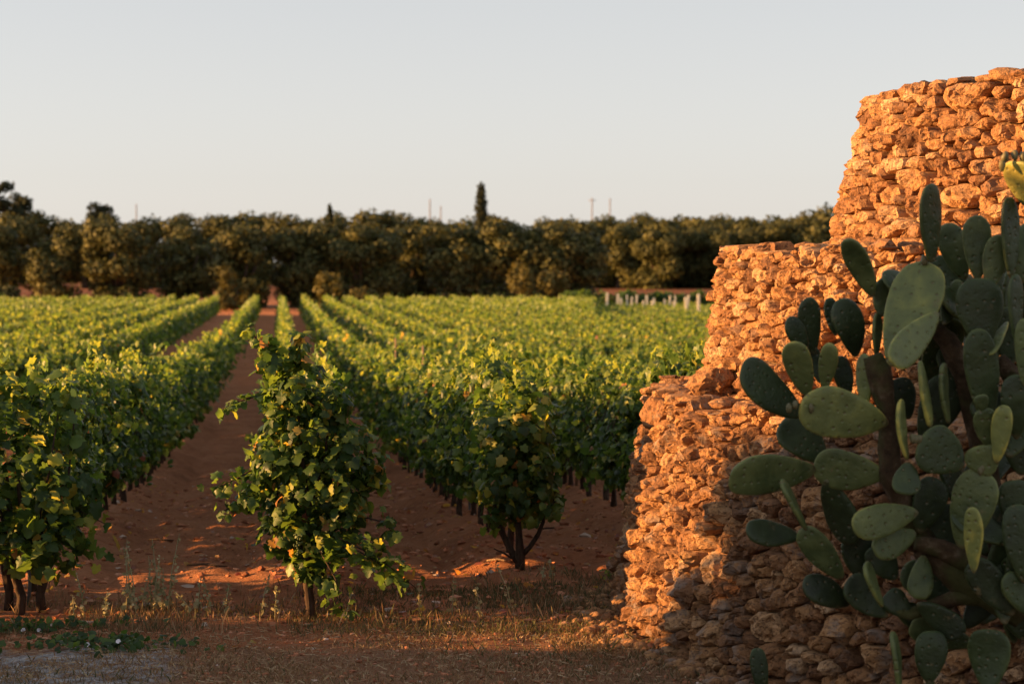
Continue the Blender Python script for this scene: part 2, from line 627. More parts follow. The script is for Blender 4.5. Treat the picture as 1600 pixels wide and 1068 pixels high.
def voronoi_cells(w, h, rmin, rmax, squash, rg):
    H = h * squash
    pts, rad = [], []
    tries = 0
    miss = 0
    while miss < 900:
        r = rmin + (rmax - rmin) * rg.random() ** 1.7
        if miss > 400:
            r = rmin
        p = np.array([rg.uniform(-0.1, w + 0.1), rg.uniform(-0.05, H + 0.05)])
        if pts:
            A = np.array(pts)
            R = np.array(rad)
            if np.any(np.hypot(A[:, 0] - p[0], A[:, 1] - p[1]) < (R + r) * 0.92):
                miss += 1
                continue
        pts.append(p)
        rad.append(r)
        miss = 0
    P = np.array(pts)
    R = np.array(rad)
    cells = []
    for i in range(len(P)):
        d = np.hypot(P[:, 0] - P[i, 0], P[:, 1] - P[i, 1])
        nb = np.argsort(d)[1:22]
        top = H + rg.uniform(-0.05, 0.10)
        poly = [(-0.2, -0.02), (w + 0.2, -0.02), (w + 0.2, top), (-0.2, top)]
        for j in nb:
            nrm = P[j] - P[i]
            L = np.linalg.norm(nrm)
            nrm = nrm / L
            off = (L * L + R[i] ** 2 - R[j] ** 2) / (2 * L)
            c0 = P[i] + nrm * off
            new = []
            for k in range(len(poly)):
                a, b = np.array(poly[k]), np.array(poly[(k + 1) % len(poly)])
                da, db = (a - c0) @ nrm, (b - c0) @ nrm
                if da <= 0:
                    new.append(tuple(a))
                if da * db < 0:
                    new.append(tuple(a + (b - a) * (da / (da - db))))
            poly = new
            if len(poly) < 3:
                break
        if len(poly) >= 3:
            q = np.array(poly)
            q[:, 1] /= squash
            cells.append((np.array([P[i, 0], P[i, 1] / squash]), q, R[i]))
    return cells


NA, RHO = 30, [1.0, 1.0, 0.975, 0.92, 0.80, 0.64, 0.46, 0.28, 0.12]
NR = len(RHO)


def stone_local(poly, seed, rg, rough=1.0):
    """stone body in (s, out, z) about its own centre"""
    c = poly.mean(0)
    q = poly - c
    ang = np.linspace(0, 2 * math.pi, NA, endpoint=False) + rg.random()
    dirs = np.stack([np.cos(ang), np.sin(ang)], 1)
    rad = np.full(NA, 9.0)
    for k in range(len(q)):
        a, b = q[k], q[(k + 1) % len(q)]
        e = b - a
        n = np.array([e[1], -e[0]])
        n = n / (np.linalg.norm(n) + 1e-9)
        if n @ a < 0:
            n = -n
        dn = dirs @ n
        with np.errstate(divide='ignore', invalid='ignore'):
            t = np.where(dn > 1e-4, (n @ a) / dn, 9.0)
        rad = np.minimum(rad, t)
    size = float(np.mean(rad))
    sm = 0.6 * rad + 0.2 * (np.roll(rad, 1) + np.roll(rad, -1))
    rad = np.minimum(sm, rad * 1.06)
    o = rg.normal(size=3) * 20
    ring = np.stack([dirs[:, 0] * 1.3 + o[0], dirs[:, 1] * 1.3 + o[1], 0 * ang + o[2]], 1)
    rad = rad * (0.945 + 0.16 * fbm(ring, 4, seed, 0.6)) - 0.002
    prot = rg.normal(0.008, 0.022)
    tx, tz = rg.normal(0, 0.30), rg.normal(0.12, 0.28)
    prof = np.array([-0.12, -0.055, -0.016, 0.010, 0.018, 0.021, 0.023, 0.024, 0.025]) * (0.6 + 5.5 * min(size, 0.09))
    V = []
    for k, (r, d) in enumerate(zip(RHO, prof)):
        s = rad * r
        x, z = dirs[:, 0] * s, dirs[:, 1] * s
        V.append(np.stack([x, np.full(NA, d + (prot if k else 0)), z], 1))
    V.append(np.array([[0, prof[-1] + prot, 0]]))
    V = np.concatenate(V)
    wgt = np.concatenate([np.repeat(np.array([0, 0.6, 0.95] + [1.0] * (NR - 3)), NA), [1.0]])
    V[:, 1] += wgt * (tx * V[:, 0] + tz * V[:, 2])
    Q = V * np.array([1, 0.6, 1]) + o
    amp = min(size, 0.09) * rough
    big = fbm(Q * 9, 2, seed)
    ridged = 0.5 - np.abs(fbm(Q * 19 + 7, 3, seed + 3)) * 2.0
    fine = fbm(Q * 55, 3, seed + 5, 0.6)
    hole = np.clip(fbm(Q * 30 + 33, 2, seed + 8) - 0.18, 0, 1)
    # broken facets first, then the weathering over them
    for k in range(7):
        n = np.array([rg.normal(0, 0.9), 1.0, rg.normal(0, 0.9)])
        n /= np.linalg.norm(n)
        lim = prot * n[1] + rg.uniform(0.0, 0.03) + 0.30 * size * np.hypot(n[0], n[2])
        e = np.maximum(V @ n - lim, 0) * (wgt > 0.6)
        V -= np.outer(e * 0.95, n)
    V[:, 1] += wgt * (amp * (0.30 * big + 0.25 * ridged) + 0.008 * rough * fine - 0.045 * rough * hole)
    V[:, 0] += wgt * 0.010 * rough * fbm(Q * 26 + 50, 3, seed + 11)
    V[:, 2] += wgt * 0.010 * rough * fbm(Q * 26 + 90, 3, seed + 12)
    F4 = []
    for i in range(NR - 1):
        for k in range(NA):
            F4.append((i * NA + k, i * NA + (k + 1) % NA, (i + 1) * NA + (k + 1) % NA, (i + 1) * NA + k))
    F3 = [((NR - 1) * NA + k, (NR - 1) * NA + (k + 1) % NA, NR * NA) for k in range(NA)]
    return c, V, np.array(F4), np.array(F3), size


stones = []        # score, tier, world-centre (hut space), verts, F4, F3, tint
tier_objs = []
rgs = np.random.default_rng(21)
for ti, (z0, z1, r0, r1, (ta, tb), (sa, sb), sq) in enumerate(TIERS):
    rin = TIERS[ti + 1][2] - 0.25 if ti < 2 else 0.3
    n = 14
    prof = [(r0 - (0.075, 0.08, 0.10)[ti] + (r1 - r0) * k / n, z0 + (z1 - z0 - 0.03) * k / n) for k in range(n + 1)]
    prof += [(r1 - 0.2 - (r1 - 0.2 - rin) * k / 6, z1 - 0.01 + 0.01 * k) for k in range(7)]
    CV, CF = lathe(prof, 260, 30 + ti, 0.05)
    to = link('tier', mesh_from('tier', CV, CF, np.full(len(CV), 0.25)), M_STONE, hut)
    tier_objs.append(to)
    rm = 0.5 * (r0 + r1)
    w = math.radians(tb - ta) * rm
    for (site, poly, R) in voronoi_cells(w, z1 - z0, sa, sb, sq, rgs):
        c, LV, F4, F3, size = stone_local(poly, int(rgs.integers(1e6)), rgs, (1.35, 1.15, 0.95)[ti])
        th = math.radians(ta) + c[0] / rm
        zc = z0 + c[1]
        rr = r0 + (r1 - r0) * c[1] / (z1 - z0)
        ct, st = math.cos(th), math.sin(th)
        # s -> tangent (sin, -cos), out -> (-cos, -sin)
        sag = (LV[:, 0] ** 2) / (2 * rm)
        out = LV[:, 1] - sag
        W = np.stack([LV[:, 0] * st - out * ct, -LV[:, 0] * ct - out * st, LV[:, 2] - LV[:, 1] * 0.05], 1)
        cen = np.array([-rr * ct, -rr * st, zc])
        wc = cen + np.array([HX, HY, 0])
        px, py, dz = project(wc)
        view = np.array([0, 0, CAM_H]) - wc
        view /= np.linalg.norm(view)
        facing = view @ np.array([-ct, -st, 0])
        hid = (px[0] > 1470 and py[0] > 400) or px[0] > 1610 or py[0] > 1075 or px[0] < 900
        score = 0 if (hid or facing < 0.05) else size ** 2 * facing / dz[0] ** 2
        stones.append((score, ti, cen, W, F4, F3, float(np.clip(rgs.normal((0.40, 0.58, 0.56)[ti], 0.28), 0, 1))))

stones.sort(key=lambda s: -s[0])
rest = [Geo(), Geo(), Geo()]
for k, (score, ti, cen, W, F4, F3, tn) in enumerate(stones):
    if k < 300 and score > 0:
        o = link('stone', mesh_from('stone', W, [F4, F3], np.full(len(W), tn), False), M_STONE, tier_objs[ti])
        o.location = cen
    else:
        g = rest[ti]
        b = g.n
        g.add(W + cen, F4, tn)
        g.F3.append(F3 + b)
for ti in range(3):
    # loose rubble lying along the ledge or the top
    z1, r1 = TIERS[ti][1], TIERS[ti][3]
    rin = TIERS[ti + 1][2] if ti < 2 else 2.0
    for k in range(190 if ti != 2 else 240):
        th = math.radians(rgs.uniform(-20, 62))
        e = rgs.random() ** (0.9 if ti < 2 else 1.6)
        r = r1 - 0.05 - (r1 - rin) * e
        s = rgs.uniform(0.03, 0.085)
        P, FF = rock((s * rgs.uniform(1, 1.6), s, s * rgs.uniform(0.35, 0.65)), int(rgs.integers(1e6)), ICO2)
        a = rgs.uniform(0, 6.28)
        ca, sa_ = math.cos(a), math.sin(a)
        P = np.stack([P[:, 0] * ca - P[:, 1] * sa_, P[:, 0] * sa_ + P[:, 1] * ca, P[:, 2]], 1)
        rest[ti].add(P + np.array([-r * math.cos(th), -r * math.sin(th), z1 + 0.01 + (0.05 * e if ti == 2 else 0)]), FF, rgs.uniform(0.1, 0.7))
    o = link('rubble_stones', rest[ti].mesh('rubble_stones', False), M_STONE, tier_objs[ti])
    o['kind'] = 'stuff'
# two boulders sitting on the corner of the lower tier, and slabs on the ledges
for (px, py, dep, sc, tn, lab) in [
        (1049, 645, 13.7, (0.19, 0.19, 0.135), 0.22, 'grey lichened boulder on the lower ledge corner'),
        (1114, 606, 13.35, (0.17, 0.16, 0.115), 0.42, 'rounded brown boulder on the lower ledge'),
        (1128, 640, 13.2, (0.20, 0.10, 0.03), 0.6, 'thin flat slab along the lower ledge'),
        (1136, 408, 13.9, (0.085, 0.09, 0.06), 0.2, 'dark knobbly stone jutting from the middle ledge corner')]:
    c = unproject(px, py, dep)
    P, FF = rock(sc, int(px), ICO3, 0.22, 1.6)
    Pn = P / (np.linalg.norm(P, axis=1, keepdims=True) + 1e-6)
    P = P + (0.034 * fbm(P * 11 + px, 3, 5) + 0.03 * (0.4 - np.abs(fbm(P * 17 + px, 3, 8))) + 0.012 * fbm(P * 48, 3, 6) - 0.05 * np.clip(fbm(P * 28 + 3, 2, 9) - 0.2, 0, 1))[:, None] * Pn
    o = link('boulder', mesh_from('boulder', P, FF, np.full(len(P), tn), False), M_STONE, hut)
    o.location = c - Vector((HX, HY, 0))
    o['label'] = lab

# ------------------------------------------------------------------ vine leaves
_half = [(0.0, 0.06), (0.20, -0.13), (0.46, 0.00), (0.37, 0.20), (0.58, 0.40), (0.36, 0.55), (0.26, 0.80)]
_out = _half + [(0.0, 1.0)] + [(-x, y) for x, y in _half[:0:-1]]
_cv = [(0.0, 0.36)]


def leaf_template(detail, fold=0.28, curl=0.35):
    if detail == 'full':
        pts = np.array(_cv + _out)
        n = len(_out)
        F = np.array([(0, 1 + k, 1 + (k + 1) % n) for k in range(n)])
    elif detail == 'mid':
        pts = np.array([(0, 0.38), (0, 0.0), (0.48, 0.05), (0.52, 0.5), (0, 1.0), (-0.52, 0.5), (-0.48, 0.05)])
        F = np.array([(0, 1 + k, 1 + (k + 1) % 6) for k in range(6)])
    else:
        pts = np.array([(0, 0.0), (0.5, 0.45), (0, 1.0), (-0.5, 0.45)])
        F = np.array([(0, 1, 2), (0, 2, 3)])
    z = -fold * np.abs(pts[:, 0]) * (1 if detail != 'low' else 0.6) - curl * (pts[:, 1] - 0.36) ** 2
    return np.stack([pts[:, 0], pts[:, 1], z], 1), F


TPL = {k: leaf_template(k) for k in ('full', 'mid', 'low')}


def norm(a):
    return a / (np.linalg.norm(a, axis=-1, keepdims=True) + 1e-9)


def leaf_frames(nrm, tip):
    n = norm(nrm)
    t = tip - (tip * n).sum(1, keepdims=True) * n
    t = norm(t)
    return np.stack([np.cross(t, n), t, n], 2)      # columns x, y, z


def leaves_mesh_arrays(pos, nrm, tip, size, tint, detail, rg, warp=0.22):
    T, F = TPL[detail]
    M = leaf_frames(nrm, tip)
    n, k = len(pos), len(T)
    fold = rg.uniform(0.3, 2.2, size=(n, 1)) * rg.choice([1, 1, 1, -0.6], size=(n, 1))
    L = np.broadcast_to(T, (n, k, 3)).copy()
    L[:, :, 2] *= fold
    L[:, :, 2] += warp * 0.35 * rg.normal(size=(n, k))
    L[:, :, 0] *= rg.uniform(0.85, 1.1, size=(n, 1))
    W = np.einsum('nij,nkj->nki', M, L * size[:, None, None]) + pos[:, None, :]
    FF = (F[None] + (np.arange(n) * k)[:, None, None]).reshape(-1, 3)
    return W.reshape(-1, 3), FF, np.repeat(tint, k)


def scatter_lobes(lobes, count, rg, inner=0.35):
    """points on and in a set of ellipsoids: (cx,cy,cz,rx,ry,rz)"""
    Lb = np.array(lobes, float)
    w = (Lb[:, 3] * Lb[:, 4] + Lb[:, 3] * Lb[:, 5] + Lb[:, 4] * Lb[:, 5])
    k = rg.choice(len(Lb), size=count, p=w / w.sum())
    d = norm(rg.normal(size=(count, 3)))
    r = np.where(rg.random(count) < inner, rg.uniform(0.4, 0.85, count), rg.uniform(0.82, 1.1, count))
    p = Lb[k, :3] + d * Lb[k, 3:] * r[:, None]
    n = norm(d / Lb[k, 3:])
    return p, n


def tints(n, rg, yellow=0.07):
    t = np.clip(rg.normal(0.40, 0.17, n), 0.0, 0.76)
    u = rg.random(n)
    t = np.where(u < yellow, rg.uniform(0.78, 0.93, n), t)
    return np.where(u < yellow * 0.22, rg.uniform(0.93, 1.0, n), t)


def leaf_set(lobes, arms, count, rg, size=(0.075, 0.125), yellow=0.07, out=0.75):
    p, o = scatter_lobes(lobes, count, rg)
    for (pts, m, spread) in arms:
        A = np.array(pts, float)
        s = rg.random(m) * (len(A) - 1)
        i = np.minimum(s.astype(int), len(A) - 2)
        f = (s - i)[:, None]
        q = A[i] * (1 - f) + A[i + 1] * f + rg.normal(size=(m, 3)) * spread
        p = np.vstack([p, q])
        o = np.vstack([o, norm(rg.normal(size=(m, 3)) + np.array([0, -0.4, 0.3]))])
    n = len(p)
    nrm = norm(o * out + np.array([0, 0, 0.35]) + rg.normal(size=(n, 3)) * 0.42)
    tip = norm(np.array([0, 0, -1.0]) + 0.4 * o + rg.normal(size=(n, 3)) * 0.45)
    sz = rg.uniform(size[0], size[1], n)
    tt = tints(n, rg, yellow)
    young = np.clip((p[:, 2] - (np.percentile(p[:, 2], 97) - 0.24)) / 0.24, 0, 1) * 0.13      # sunlit look of the tops put into the tint; young shoots are paler too
    young[count:] += 0.10
    tt = np.where(tt < 0.7, np.minimum(tt + young, 0.76), tt)
    return p, nrm, tip, sz, tt


def generic_lobes(rg, hw=0.17, hl=0.5, zb=0.25, zt=1.28):
    L = []
    for k in range(13):
        y = rg.uniform(-hl, hl)
        z = rg.uniform(zb + 0.16, zt - 0.16)
        x = rg.normal(0, 0.05)
        L.append((x, y, z, hw * rg.uniform(0.7, 1.05), 0.26 * rg.uniform(0.8, 1.2), 0.23 * rg.uniform(0.8, 1.25)))
    for k in range(3):
        L.append((rg.normal(0, 0.08), rg.uniform(-hl, hl), zt - 0.07 + rg.uniform(-0.04, 0.08), 0.14, 0.22, 0.13))
    A = []
    for k in range(7):
        x, y = rg.normal(0, 0.12), rg.uniform(-hl, hl)
        h = rg.uniform(0.05, 0.48) * rg.random() + 0.03
        A.append(([(x, y, zt - 0.1), (x + rg.normal(0, 0.09), y + rg.normal(0, 0.09), zt + h)], 11, 0.035))
    for k in range(3):
        s = rg.choice([-1, 1])
        y, z = rg.uniform(-hl, hl), rg.uniform(zb + 0.1, zt - 0.3)
        A.append(([(s * 0.25, y, z), (s * (0.38 + 0.16 * rg.random()), y + rg.normal(0, 0.1), z - rg.uniform(0, 0.14))], 8, 0.035))
    return L, A


def trunk_geo(rg, h=0.5, r=0.032):
    g = Geo()
    n = 7
    P = [(0.03 * math.sin(k * 1.3 + rg.random()) * k / n * 1.5, 0.03 * math.cos(k * 1.1), h * k / (n - 1) - 0.04) for k in range(n)]
    add_tube(g, P, [r * (1.35 if k == 0 else 1.1 - 0.05 * k) for k in range(n)], 8, 0.35, int(rg.integers(999)))
    top = P[-1]
    for s in (-1, 1):
        Q = [top, (top[0] + rg.normal(0, 0.03), top[1] + s * 0.16, top[2] + 0.12), (top[0] + rg.normal(0, 0.05), top[1] + s * 0.38, top[2] + 0.2)]
        add_tube(g, Q, [r * 0.7, r * 0.55, r * 0.35], 6, 0.3, int(rg.integers(999)))
    for k in range(4):
        y = rg.uniform(-0.3, 0.3)
        Q = [(0, y * 0.8, top[2] + 0.12), (rg.normal(0, 0.1), y, 0.85), (rg.normal(0, 0.12), y + rg.normal(0, .1), 1.2)]
        add_tube(g, Q, [0.008, 0.006, 0.003], 4)
    return g


# meshes shared by the repeated vines
rgv = np.random.default_rng(99)
VAR_NEAR, VAR_MID, VAR_FAR, TRUNKS = [], [], [], []
for k in range(7):
    L, A = generic_lobes(rgv)
    s = leaf_set(L, A, 1000, rgv, (0.055, 0.10), 0.02)
    W, FF, tt = leaves_mesh_arrays(*s, 'full', rgv)
    VAR_NEAR.append(mesh_from('vine_foliage_near', W, FF, tt))
for k in range(6):
    L, A = generic_lobes(rgv)
    s = leaf_set(L, A, 680, rgv, (0.075, 0.115), 0.012)
    W, FF, tt = leaves_mesh_arrays(*s, 'mid', rgv)
    VAR_MID.append(mesh_from('vine_foliage_mid', W, FF, tt))
for k in range(8):
    L, A = generic_lobes(rgv)
    VAR_FAR.append((L, A))
for k in range(5):
    TRUNKS.append(trunk_geo(rgv).mesh('vine_trunk'))
for me in VAR_NEAR + VAR_MID:
    me.materials.append(M_VINE)
for me in TRUNKS:
    me.materials.append(M_BARK)

LEAF_MESH = []
for k in range(26):
    T, F = leaf_template('full', random.uniform(0.1, 0.6), random.uniform(0.1, 0.7))
    T = T.copy()
    T[:, 2] += np.array([random.gauss(0, 0.05) for _ in range(len(T))])
    tn = [0.12, 0.2, 0.28, 0.34, 0.38, 0.42, 0.46, 0.5, 0.55, 0.6, 0.66, 0.72, 0.8, 0.86, 0.9, 0.97][k % 16]
    me = mesh_from('leaf', T, F, np.full(len(T), tn))
    me.materials.append(M_VINE)
    LEAF_MESH.append((tn, me))


def leaf_objects(parent, s, sel):
    p, nrm, tip, sz, tt = s
    M = leaf_frames(nrm, tip)
    for i in sel:
        c = sorted(LEAF_MESH, key=lambda e: abs(e[0] - tt[i]) + 0.06 * random.random())[0]
        o = bpy.data.objects.new('leaf', c[1])
        COL.objects.link(o)
        o.parent = parent
        R = Matrix(M[i].tolist()).to_4x4()
        o.matrix_local = Matrix.Translation(Vector(p[i])) @ R @ Matrix.Scale(float(sz[i]), 4)
        if tt[i] > 0.93:
            o['label'] = 'reddish brown withered leaf'


def split_front(s, count, rg, centre):
    """indices of the leaves nearest the camera side of the plant"""
    p = s[0]
    sc = -p[:, 1] + 0.25 * np.abs(p[:, 0] - centre) + 0.12 * rg.random(len(p))
    order = np.argsort(-sc)
    return order[:count], order[count:]


def special_vine(name, loc, label, lobes, arms, count, nleaf, trunkfn, seed, yellow=0.09, size=(0.075, 0.125)):
    rg = np.random.default_rng(seed)
    root = empty('grape_vine', loc)
    tag(root, label, 'grapevine', 'grapevines in the vineyard rows')
    s = leaf_set(lobes, arms, count, rg, size, yellow)
    front, back = split_front(s, nleaf, rg, 0)
    leaf_objects(root, s, front)
    W, FF, tt = leaves_mesh_arrays(*[a[back] for a in s], 'full', rg)
    fo = link('foliage', mesh_from('foliage', W, FF, tt), M_VINE, root)
    fo['kind'] = 'stuff'
    g = Geo()
    trunkfn(g, rg)
    for (pts, m, sp) in arms:
        gc = Geo()
        add_tube(gc, pts, [0.006] * (len(pts) - 1) + [0.003], 4)
        link('cane', gc.mesh('cane'), M_BARK, root)
    link('trunk', g.mesh('trunk'), M_BARK, root)
    return root


# the tall single vine in front
C0 = np.array([-1.31, 13.88])
cz0 = gz1(*C0)


def cpx(px, py, dy=0.0):
    w = unproject(px, py, C0[1] + dy)
    return (w.x - C0[0], dy, w.z - cz0)


def clobe(px, py, rx, rz, ry=0.3, dy=0.0):
    c = cpx(px, py, dy)
    k = 0.00416
    return (*c, rx * k * 0.88, ry * 0.9, rz * k * 0.94)


lobesC = [clobe(487, 765, 88, 92, 0.34), clobe(478, 675, 70, 70, 0.3), clobe(466, 610, 50, 52, 0.24), clobe(425, 568, 28, 36, 0.16),
          clobe(412, 532, 18, 16, 0.1), clobe(467, 548, 16, 32, 0.1), clobe(520, 628, 36, 36, 0.2), clobe(545, 705, 40, 55, 0.26),
          clobe(540, 790, 42, 50, 0.28), clobe(418, 715, 36, 46, 0.24), clobe(405, 765, 34, 34, 0.22), clobe(442, 828, 42, 38, 0.22),
          clobe(515, 845, 44, 36, 0.24), clobe(480, 876, 34, 26, 0.2), clobe(500, 900, 26, 22, 0.16), clobe(585, 735, 14, 30, 0.12), clobe(435, 640, 26, 40, 0.2)]
armsC = [([cpx(425, 615), cpx(385, 622), cpx(345, 640, -0.05)], 26, 0.028), ([cpx(415, 720), cpx(375, 745), cpx(340, 760, -.1)], 34, 0.05),
         ([cpx(400, 770), cpx(365, 790), cpx(345, 800, -.1)], 22, 0.035), ([cpx(530, 840, -.2), cpx(590, 870, -.3), cpx(650, 918, -.35)], 60, 0.05),
         ([cpx(520, 850, -.2), cpx(560, 860, -.3), cpx(600, 885, -.3)], 40, 0.06), ([cpx(500, 860, -.2), cpx(525, 905, -.25), cpx(535, 955, -.25)], 34, 0.05),
         ([cpx(560, 770), cpx(590, 745), cpx(600, 720)], 22, 0.035), ([cpx(420, 560), cpx(400, 528), cpx(392, 516)], 14, 0.025),
         ([cpx(465, 560), cpx(470, 530), cpx(462, 518)], 14, 0.022), ([cpx(540, 800, -.1), cpx(600, 815, -.1), cpx(612, 830, -.1)], 22, 0.05)]


def trunkC(g, rg):
    add_tube(g, [cpx(487, 978), cpx(484, 945), cpx(480, 905), cpx(478, 860), cpx(482, 800), cpx(470, 700)], [0.042, 0.034, 0.033, 0.03, 0.022, 0.012], 9, 0.35, 3)
    for q in ([(478, 870), (520, 840), (540, 760)], [(478, 860), (440, 810), (425, 720)], [(480, 800), (465, 640), (430, 550)], [(482, 800), (510, 700), (515, 620)]):
        add_tube(g, [cpx(a, b) for a, b in q], [0.014, 0.009, 0.004], 5, 0.2, 4)


special_vine('grape_vine', (C0[0], C0[1], cz0), 'tall single grapevine with a leaning top at the front end of the middle row',
             lobesC, armsC, 1750, 300, trunkC, 5, 0.065, (0.045, 0.092))
vineC = bpy.data.objects['grape_vine']
gb = Geo()
for k in range(34):
    t = random.random()
    P, FF = ICO1
    c = np.array(cpx(466, 832 + 34 * t, -0.34))
    r = 0.022 * (1 - 0.7 * t)
    c = c + np.array([random.gauss(0, r), random.gauss(0, r), 0])
    gb.add(P * 0.008 + c, FF)
link('grape_bunch', gb.mesh('grape_bunch'), M_GRAPE, vineC)

# the end vine of the row at the photo's left edge, and of the row to the right
L0 = np.array([-1.75 + ROW_SLOPE * 14.2, 14.2])
rgl = np.random.default_rng(17)
lobL = [(0.2, -0.1, 0.42, 0.3, 0.3, 0.16), (-0.25, 0, 0.48, 0.3, 0.3, 0.18), (0.0, -0.05, 0.95, 0.42, 0.46, 0.42), (-0.15, 0, 1.3, 0.28, 0.3, 0.26), (0.22, 0.1, 1.28, 0.24, 0.25, 0.26), (0.32, 0, 0.8, 0.25, 0.3, 0.28), (-0.3, 0, 0.75, 0.3, 0.3, 0.3),
        (0.1, -0.1, 0.55, 0.34, 0.26, 0.18), (0.28, 0.05, 1.5, 0.12, 0.14, 0.14), (-0.1, 0.05, 1.52, 0.14, 0.14, 0.12), (-0.45, 0.1, 1.1, 0.25, 0.3, 0.3)]
armL = [([(0.1, 0, 1.4), (0.14, 0, 1.66)], 14, 0.04), ([(-0.2, 0, 1.4), (-0.22, 0, 1.62)], 12, 0.04), ([(0.4, 0, 0.7), (0.6, -0.1, 0.62)], 16, 0.05), ([(0.3, 0, 0.55), (0.5, -0.1, 0.42)], 16, 0.05)]


def trunkL(g, rg):
    for (x, y, ln) in ((0.0, 0, 0.04), (0.13, 0.12, -0.03), (-0.12, 0.2, 0.02)):
        add_tube(g, [(x, y, -0.06), (x + ln * .5, y, 0.12), (x - ln, y + 0.02, 0.3), (x + ln, y, 0.55), (x, y, 0.9)], [0.036, 0.03, 0.031, 0.026, 0.012], 8, 0.4, 8)
    for k in range(6):
        x = rg.uniform(-0.35, 0.35)
        add_tube(g, [(x * .4, 0, 0.5), (x, rg.normal(0, .1), 0.95), (x * 1.1, rg.normal(0, .1), 1.4)], [0.012, 0.008, 0.004], 5)


special_vine('grape_vine', (L0[0], L0[1], gz1(*L0)), 'dark bushy grapevine on several bare trunks at the front end of the leftmost near row',
             lobL, armL, 1150, 220, trunkL, 6, 0.09, (0.055, 0.112))

R0 = np.array([0.065, 15.9])
lobR = [(0.0, 0, 0.85, 0.30, 0.34, 0.36), (0.10, 0, 1.12, 0.22, 0.26, 0.22), (-0.12, 0, 1.05, 0.24, 0.28, 0.24), (-0.1, 0, 0.62, 0.27, 0.3, 0.24), (0.12, -0.05, 0.55, 0.22, 0.26, 0.2),
        (0.05, 0, 1.34, 0.10, 0.13, 0.12), (0.16, 0, 0.8, 0.15, 0.25, 0.25), (-0.2, 0.1, 0.85, 0.17, 0.3, 0.3)]
lobR = [(a * 0.85, b, c, d * 0.84, e, f) for a, b, c, d, e, f in lobR]
armR = [([(0.02, 0, 1.25), (0.05, 0, 1.42)], 12, 0.03), ([(0.22, 0, 0.6), (0.28, -0.05, 0.42)], 10, 0.04), ([(-0.2, -.1, 0.5), (-0.24, -0.15, 0.3)], 12, 0.035)]


def trunkR(g, rg):
    add_tube(g, [(0, 0, -0.06), (-0.005, 0, 0.1), (-0.01, 0, 0.2), (-0.02, 0, 0.34), (-0.03, 0, 0.7)], [0.042, 0.034, 0.031, 0.025, 0.012], 9, 0.35, 12)
    add_tube(g, [(0.0, 0, 0.1), (0.07, 0, 0.17), (0.13, 0, 0.26), (0.17, 0, 0.36), (0.16, 0, 0.6)], [0.022, 0.019, 0.016, 0.013, 0.008], 8, 0.3, 13)
    add_tube(g, [(0.0, 0.01, 0.02), (-0.08, 0.1, 0.14), (-0.16, 0.12, 0.3), (-0.2, 0.1, 0.5)], [0.03, 0.026, 0.022, 0.01], 8, 0.3, 14)
    add_tube(g, [(0.0, -0.01, 0.04), (-0.12, -0.08, 0.13), (-0.2, -0.1, 0.17)], [0.009, 0.008, 0.005], 5, 0.2, 15)


special_vine('grape_vine', (R0[0], R0[1], gz1(*R0)), 'green grapevine on a forked dark trunk lit orange at its foot',
             lobR, armR, 950, 200, trunkR, 8, 0.06, (0.055, 0.10))

# ------------------------------------------------------------------ the vine rows
ORD = ['zeroth', 'first', 'second', 'third', 'fourth', 'fifth', 'sixth', 'seventh', 'eighth', 'ninth', 'tenth', 'eleventh', 'twelfth',
       'thirteenth', 'fourteenth', 'fifteenth', 'sixteenth', 'seventeenth', 'eighteenth', 'nineteenth', 'twentieth']
TENS = ['', '', 'twenty', 'thirty', 'forty', 'fifty', 'sixty', 'seventy', 'eighty', 'ninety']
TENTH = ['', '', 'twentieth', 'thirtieth', 'fortieth', 'fiftieth', 'sixtieth', 'seventieth', 'eightieth', 'ninetieth']


def ordinal(n):
    if n <= 20:
        return ORD[n]
    return TENTH[n // 10] if n % 10 == 0 else TENS[n // 10] + '-' + ORD[n % 10]


def row_phrase(x0):
    if abs(x0 - 0.2) < 0.01:
        return 'row behind the tall leaning vine'
    if abs(x0 - 1.8) < 0.01:
        return 'row ending at the forked orange-lit trunk'
    if abs(x0 + 1.75) < 0.01:
        return 'row ending at the dark bushy left vine'
    if x0 > 1.8:
        return '%s row beyond the forked-trunk vine' % ordinal(int(round((x0 - 1.8) / 1.6)))
    return '%s row beyond the dark bushy left vine' % ordinal(int(round((-4.7 - x0) / 1.6)) + 1)


slots = []
STEP = 0.86
for x0 in ALL_ROWS:
    ystart = {0.2: 14.75, 1.8: 16.75, -1.75: 15.15}.get(round(float(x0), 2), 13.3 if x0 < 0 else 17.2)
    yend = 161.0 + 1.2 * math.sin(x0 * 1.7)
    y = ystart
    while y < yend:
        x = x0 + ROW_SLOPE * y
        px = 800 + FPX * x / y
        if abs(x0 + 1.75) < 0.01 and 15.4 < y < 16.5:
            y += STEP
            continue
        vis = -60 < px < 1140 + max(0, (y - 60)) * 0.4
        # vines just out of frame on the sunward side still throw their shade
        shade = (-600 - 10 * y) < px <= -60 and y < 45 and x > -11
        if x0 < -4 and y < 15.6 + 0.8 and y > 15.2:
            shade = False
        gap = random.random() < 0.02 and y > 20
        if (vis or shade) and not gap:
            slots.append((y + random.uniform(-0.08, 0.08), float(x0), vis and px > -40 and px < 1130))
        y += STEP
cand = sorted([s for s in slots if s[2]], key=lambda s: s[0])
indiv = cand[:297]
ind_set = set(id(s) for s in indiv)
others = [s for s in slots if id(s) not in ind_set]
count_in_row = {}
